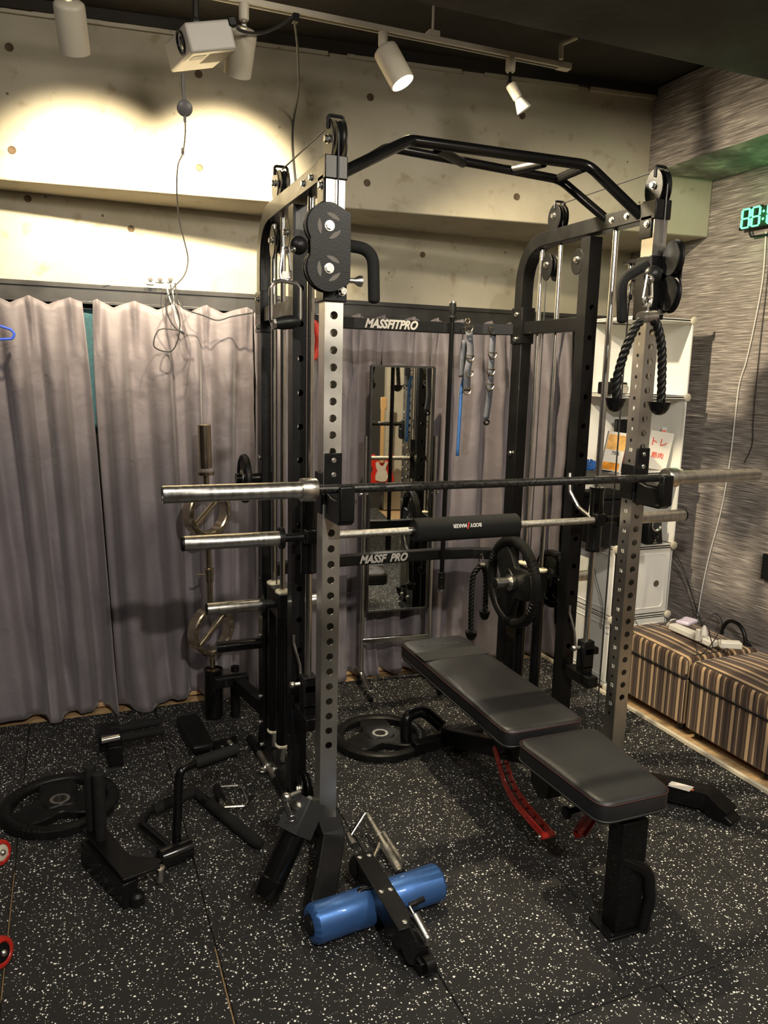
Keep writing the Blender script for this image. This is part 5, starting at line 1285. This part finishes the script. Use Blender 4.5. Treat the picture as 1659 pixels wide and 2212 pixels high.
for dz in (.3,.7):
    g=G(); g.lathe((xc+.004,y1-.128,zb0+dh_*dz),(-1,0,0),[(.001,0),(.006,.001),(.006,.003),(.001,.004)],12); part('colon_dot',g,GLW,ck)
g=G(); g.tube(bend([(xc+.02,y1-.03,zb0-.01),(xc+.02,y1-.05,zb0-.045),(xc+.04,y1-.16,zb0-.045)],.01,4),.005,8); part('clock_stand',g,BLKPL,ck)
light('green_glow_fill','POINT',(xc-.04,y1-.13,zb0+.045),.55,(.05,1,.25),size=.04)  # added point light, stands in for an unseen green LED besides the clock
g=G(); c=A(1657,1225,x=2.43); g.box(c,(.02,.05,.13)); one('wall_bracket',g,BLKPL,'small black bracket on the grey wall at the right edge','bracket',bev=.003)

# ---------------------------------------------------------------- ceiling track and spot lamps
YT=.70; pT=A(1230,146,y=YT); zT=pT.z
pT0=A(560,2,y=YT)
tk=thing('lighting_track',(.3,YT,zT),'cream lighting track hung just below the dark ceiling','lighting track')
g=G(); g.box(((-2.3+pT.x)/2,YT,zT),(pT.x+2.3,.034,.020)); rl_=part('track_rail',g,CREAMP,tk,bev=.002)
g=G(); g.box(((-2.3+pT.x)/2,YT,zT-.0105),(pT.x+2.28,.010,.002)); part('track_slot',g,mat('slot_dark',(.05,.045,.035),.6),rl_)
g=G(); g.box((pT.x-.03,YT,zT),(.06,.038,.026)); part('end_cap',g,CREAMP,tk,bev=.003)
ps_=A(935,62,y=YT); g=G(); g.box((ps_.x,YT,zT+.018),(.045,.04,.02)); g.cyl((ps_.x,YT,zT+.02),(ps_.x,YT,ZC),.005,10); part('hanger_rod',g,CREAMP,tk)
LIT=mat('lit_lamp_face',(.9,.8,.6),.5,emit=(1,.80,.50),es=14)
INNER=mat('lamp_inner_reflector',(.70,.64,.50),.3)
def spot(xp,joint,axis,R_,L,label,lit=True,energy=0,spotang=80,color=WARM,name='track_spotlight',la=None):
    t=thing(name,(xp,YT,zT),label,'spotlight','track spotlights')
    g=G(); g.lathe((xp,YT,zT-.010),(0,0,-1),[(.018,0),(.018,.045),(.015,.052),(.006,.053)],22); part('track_adapter',g,CREAMP,t)
    j=Vector(joint); g=G(); g.tube([(xp,YT,zT-.06),(xp,YT,j.z+.02),j],.0055,10); g.sphere(j,.012,8); part('swivel_stem',g,ZINC,t)
    ax_=Vector(axis).normalized(); o=j+ax_*.008
    g=G(); g.lathe(o,ax_,[(.010,0),(R_*.80,.004),(R_*.97,.010),(R_,.02),(R_,L),(R_-.004,L),(R_-.004,.02)],40,capped=False); hd_=part('lamp_head',g,CREAMP,t,ang=50)
    g=G(); g.lathe(o,ax_,[(.001,L*.72),(R_*.55,L*.74),(R_-.0045,L*.90)],32,capped=False); part('bulb_face',g,LIT if lit else INNER,hd_)
    if energy:
        l=light(name+'_beam','SPOT',o+ax_*(L*.96),energy,color,o+(Vector(la).normalized() if la else ax_)*2,.030,spotang,.95)
    return t
j1=A(147,-6,y=YT); j2=A(527,55,y=YT); j3=A(827,99,y=YT); j4=A(1101,180,y=YT)
spot(j1.x,j1,(.10,.60,-.79),.050,.155,'cream cylindrical track spotlight at the top left, partly cut by the frame',True,215,80,la=(.06,.84,-.52))
spot(j2.x,j2,(-.03,.60,-.79),.050,.155,'cream cylindrical track spotlight hanging behind the projector',True,215,80,la=(.06,.84,-.52))
spot(j3.x,j3,(.42,-.30,-.86),.048,.150,'cream cylindrical track spotlight with a glowing face, above the rack',True,270,125,la=(.66,-.12,-.74))
t4=thing('track_spotlight',(j4.x,YT,zT),'small unlit reflector bulb lamp near the end of the track','spotlight','track spotlights')
g=G(); g.lathe((j4.x,YT,zT-.010),(0,0,-1),[(.020,0),(.020,.045),(.016,.052),(.006,.053)],22); part('track_adapter',g,CREAMP,t4)
g=G(); g.tube([(j4.x,YT,zT-.06),j4],.006,10); g.sphere(j4,.012,8); part('swivel_stem',g,BLKPL,t4)
ax_=Vector((.42,-.1,-.62)).normalized(); g=G(); g.lathe(j4,ax_,[(.008,0),(.019,.004),(.021,.01),(.019,.065),(.016,.068)],22); hd_=part('lamp_neck',g,CREAMP,t4)
g=G(); g.lathe(j4+ax_*.066,ax_,[(.014,0),(.018,.010),(.030,.045),(.031,.052),(.027,.054),(.001,.050)],26); part('reflector_bulb',g,mat('frosted_bulb',(.62,.60,.54),.3),hd_)
# elbow of conduit on the ceiling
g=G(); g.tube(bend([A(1247,80,z=ZC-.01),A(1212,95,z=ZC-.03),A(1212,128,y=A(1212,95,z=ZC-.03).y)],.01,4),.010,10); one('conduit_elbow',g,CREAMP,'short cream conduit elbow under the dark ceiling, right of the track end','conduit')

# ---------------------------------------------------------------- projector
J=A(414,115,y=.60); ux=Vector((.955,.105,.279)).normalized(); uy=Vector((-.129,.989,.07)); uy=(uy-ux*uy.dot(ux)).normalized(); uz=ux.cross(uy)
pj=thing('projector',J,'white box projector hanging from the ceiling with its lens facing left','projector')
dx,dy,dz=.165,.27,.092
cB=J+ux*dx/2+uy*dy/2+uz*dz/2
PRJ=mat('projector_white',(.50,.47,.42),.4,noise=(5,.04,2))
Mx=Matrix((ux,uy,uz)).transposed()
g=G(); g.box(cB,(dx,dy,dz),Mx); pb_=part('projector_body',g,PRJ,pj,bev=.008,seg=3)
lc_=J+uy*.075+uz*dz*.55
g=G(); g.lathe(lc_+ux*.01,-ux,[(.020,.004),(.030,.006),(.031,.016),(.038,.016),(.038,.0),(.030,.0)],36,capped=False); part('lens_ring',g,BLACKG,pj)
g=G(); g.lathe(lc_+ux*.012,-ux,[(.030,.0),(.029,.006),(.018,.013),(.001,.016)],30); part('lens_glass',g,mat('lens_glass',(.05,.05,.06),.05,.3,coat=1),pj)
g=G(); g.box(J+ux*.045+uy*.075-uz*.0008,(.045,.055,.001),Mx); part('rating_label',g,mat('grey_label',(.10,.10,.10),.5),pj)
for k in range(16):
    g=G(); g.box(J+ux*(.080+.0058*k)+uy*.10-uz*.0008,(.0024,.13,.001),Mx); part('vent_slot',g,mat('vent_grey',(.22,.20,.18),.6),pj)
g=G(); q=cB+uz*dz/2; g.tube([q-uz*.002,Vector((q.x,q.y,q.z+.03)),Vector((q.x,q.y,ZC-.01))],.011,12); g.sphere(Vector((q.x,q.y,q.z+.03)),.018,8); part('ceiling_pole',g,DKALU,pj)
g=G(); c=J+ux*.17+uy*.01+uz*dz*.9; g.box(c,(.03,.03,.03),Mx); part('cable_plug',g,BLKPL,pj,bev=.004)
g=G(); g.box((A(638,25,y=YT).x,YT,zT-.022),(.022,.034,.028)); one('cable_clip',g,BLKPL,'black cable clip on the lighting track between two spotlights','clip',bev=.003)
wire('power_cable',[c+Vector((.01,0,0)),A(520,66,y=.62),A(560,72,y=.66),A(600,58,y=.68),A(632,36,y=YT-.02)],.0055,BCAB,'thick black cable looping from the projector to the track clip')
wire('power_cable',[A(635,36,y=YT-.015),A(643,110,y=.9),A(644,200,y=1.15),A(634,260,y=beamy(.2)-.02),A(632,320,y=beamy(.2)-.012),A(638,395,y=beamy(.2)-.015)],.0045,BCAB,'black cable hanging from the track down behind the left rack column')
wire('power_cable',[A(396,160,y=.75),A(396,190,y=.75),A(399,218,y=.75)],.0075,mat('grey_cable',(.16,.15,.14),.5),'thick grey cable from the projector to the round cable puck')
pk=thing('cable_puck',A(399,234,y=.75),'round grey cable puck hanging in front of the bright concrete','cable puck')
g=G(); c=A(399,234,y=.75); d=(C0-c).normalized(); g.lathe(c-d*.008,d,[(.020,0),(.027,.002),(.0275,.012),(.022,.016),(.001,.017)],34); part('puck_body',g,mat('grey_plastic',(.14,.13,.13),.4),pk)
g=G(); g.tube([c-Vector((0,0,.026)),c-Vector((0,0,.046))],.0052,10); part('strain_relief',g,MATS['grey_plastic'],pk)
yq=1.46
wire('hanging_cable',[A(400,262,y=.75),A(400,290,y=.85),A(395,330,y=1.0),A(384,360,y=1.15),A(382,420,y=1.3),A(388,480,y=1.40),A(398,520,y=1.44),A(406,560,y=yq),A(398,595,y=yq),A(372,625,y=yq),A(358,660,y=yq),A(372,700,y=yq),A(396,722,y=yq),A(390,715,y=yq),A(345,712,y=yq),A(332,745,y=yq),A(350,758,y=yq),A(372,757,y=yq),A(385,730,y=yq),A(388,690,y=yq),A(375,650,y=yq),A(368,615,y=yq+.1)],.0030,BCAB,'thin dark wire dropping past the beam and looping in front of the curtain')
g=G(); c=A(395,327,y=1.0); g.tube([c+Vector((0,0,.012)),c-Vector((0,0,.012))],.006,10); one('inline_bead',g,MATS['grey_plastic'],'small grey bead on the thin wire in front of the bright concrete','cable bead')
wire('hanging_cable',[A(378,612,y=1.56),A(385,650,y=1.49),A(400,668,y=1.48),A(440,682,y=1.48),A(470,692,y=1.48),A(500,684,y=1.48),A(545,676,y=1.45)],.0032,BCAB,'black wire sagging across the curtain heading to the rack')
wire('hanging_cable',[A(222,612,y=1.60),A(245,605,y=1.60),A(275,600,y=1.60),A(300,590,y=1.62)],.003,WCAB,'white wire lying along the curtain rail left of the plugs')
for px,w_,lb_ in ((324,.036,'tall white plug standing on the curtain rail, leftmost of three'),(345,.040,'wide white plug with black core on the curtain rail, middle of three'),(367,.026,'small white plug on the curtain rail, rightmost of three')):
    t=thing('wall_plug',A(px,612,y=1.60),lb_,'plug')
    c=A(px,604,y=1.60); g=G(); g.box(c,(w_,.035,.05 if px<330 else .032)); part('plug_body',g,WHITEP,t,bev=.006,seg=3)
    g=G(); g.lathe(c-Vector((0,.017,0)),(0,-1,0),[(.004,0),(.011,.001),(.010,.006),(.004,.007)],16); part('plug_face',g,mat('plug_grey',(.08,.075,.07),.4),t)
wire('hanging_cable',[A(358,605,y=1.57),A(365,640,y=1.50),A(380,680,y=1.48),A(392,715,y=1.47),A(380,690,y=1.47),A(374,640,y=1.49),A(372,612,y=1.57)],.0028,WCAB,'pale wire hanging from the plugs over the curtain heading')
# blue hanger
g=G(); q=[A(px,py,y=1.48) for px,py in ((-30,700),(0,704),(24,712),(32,722),(26,732),(0,733),(-30,731))]; g.tube(bend(q,.012,4),.0055,10); one('clothes_hanger',g,mat('blue_hanger',(.05,.12,.75),.35),'blue plastic hanger end poking in at the left edge','hanger')
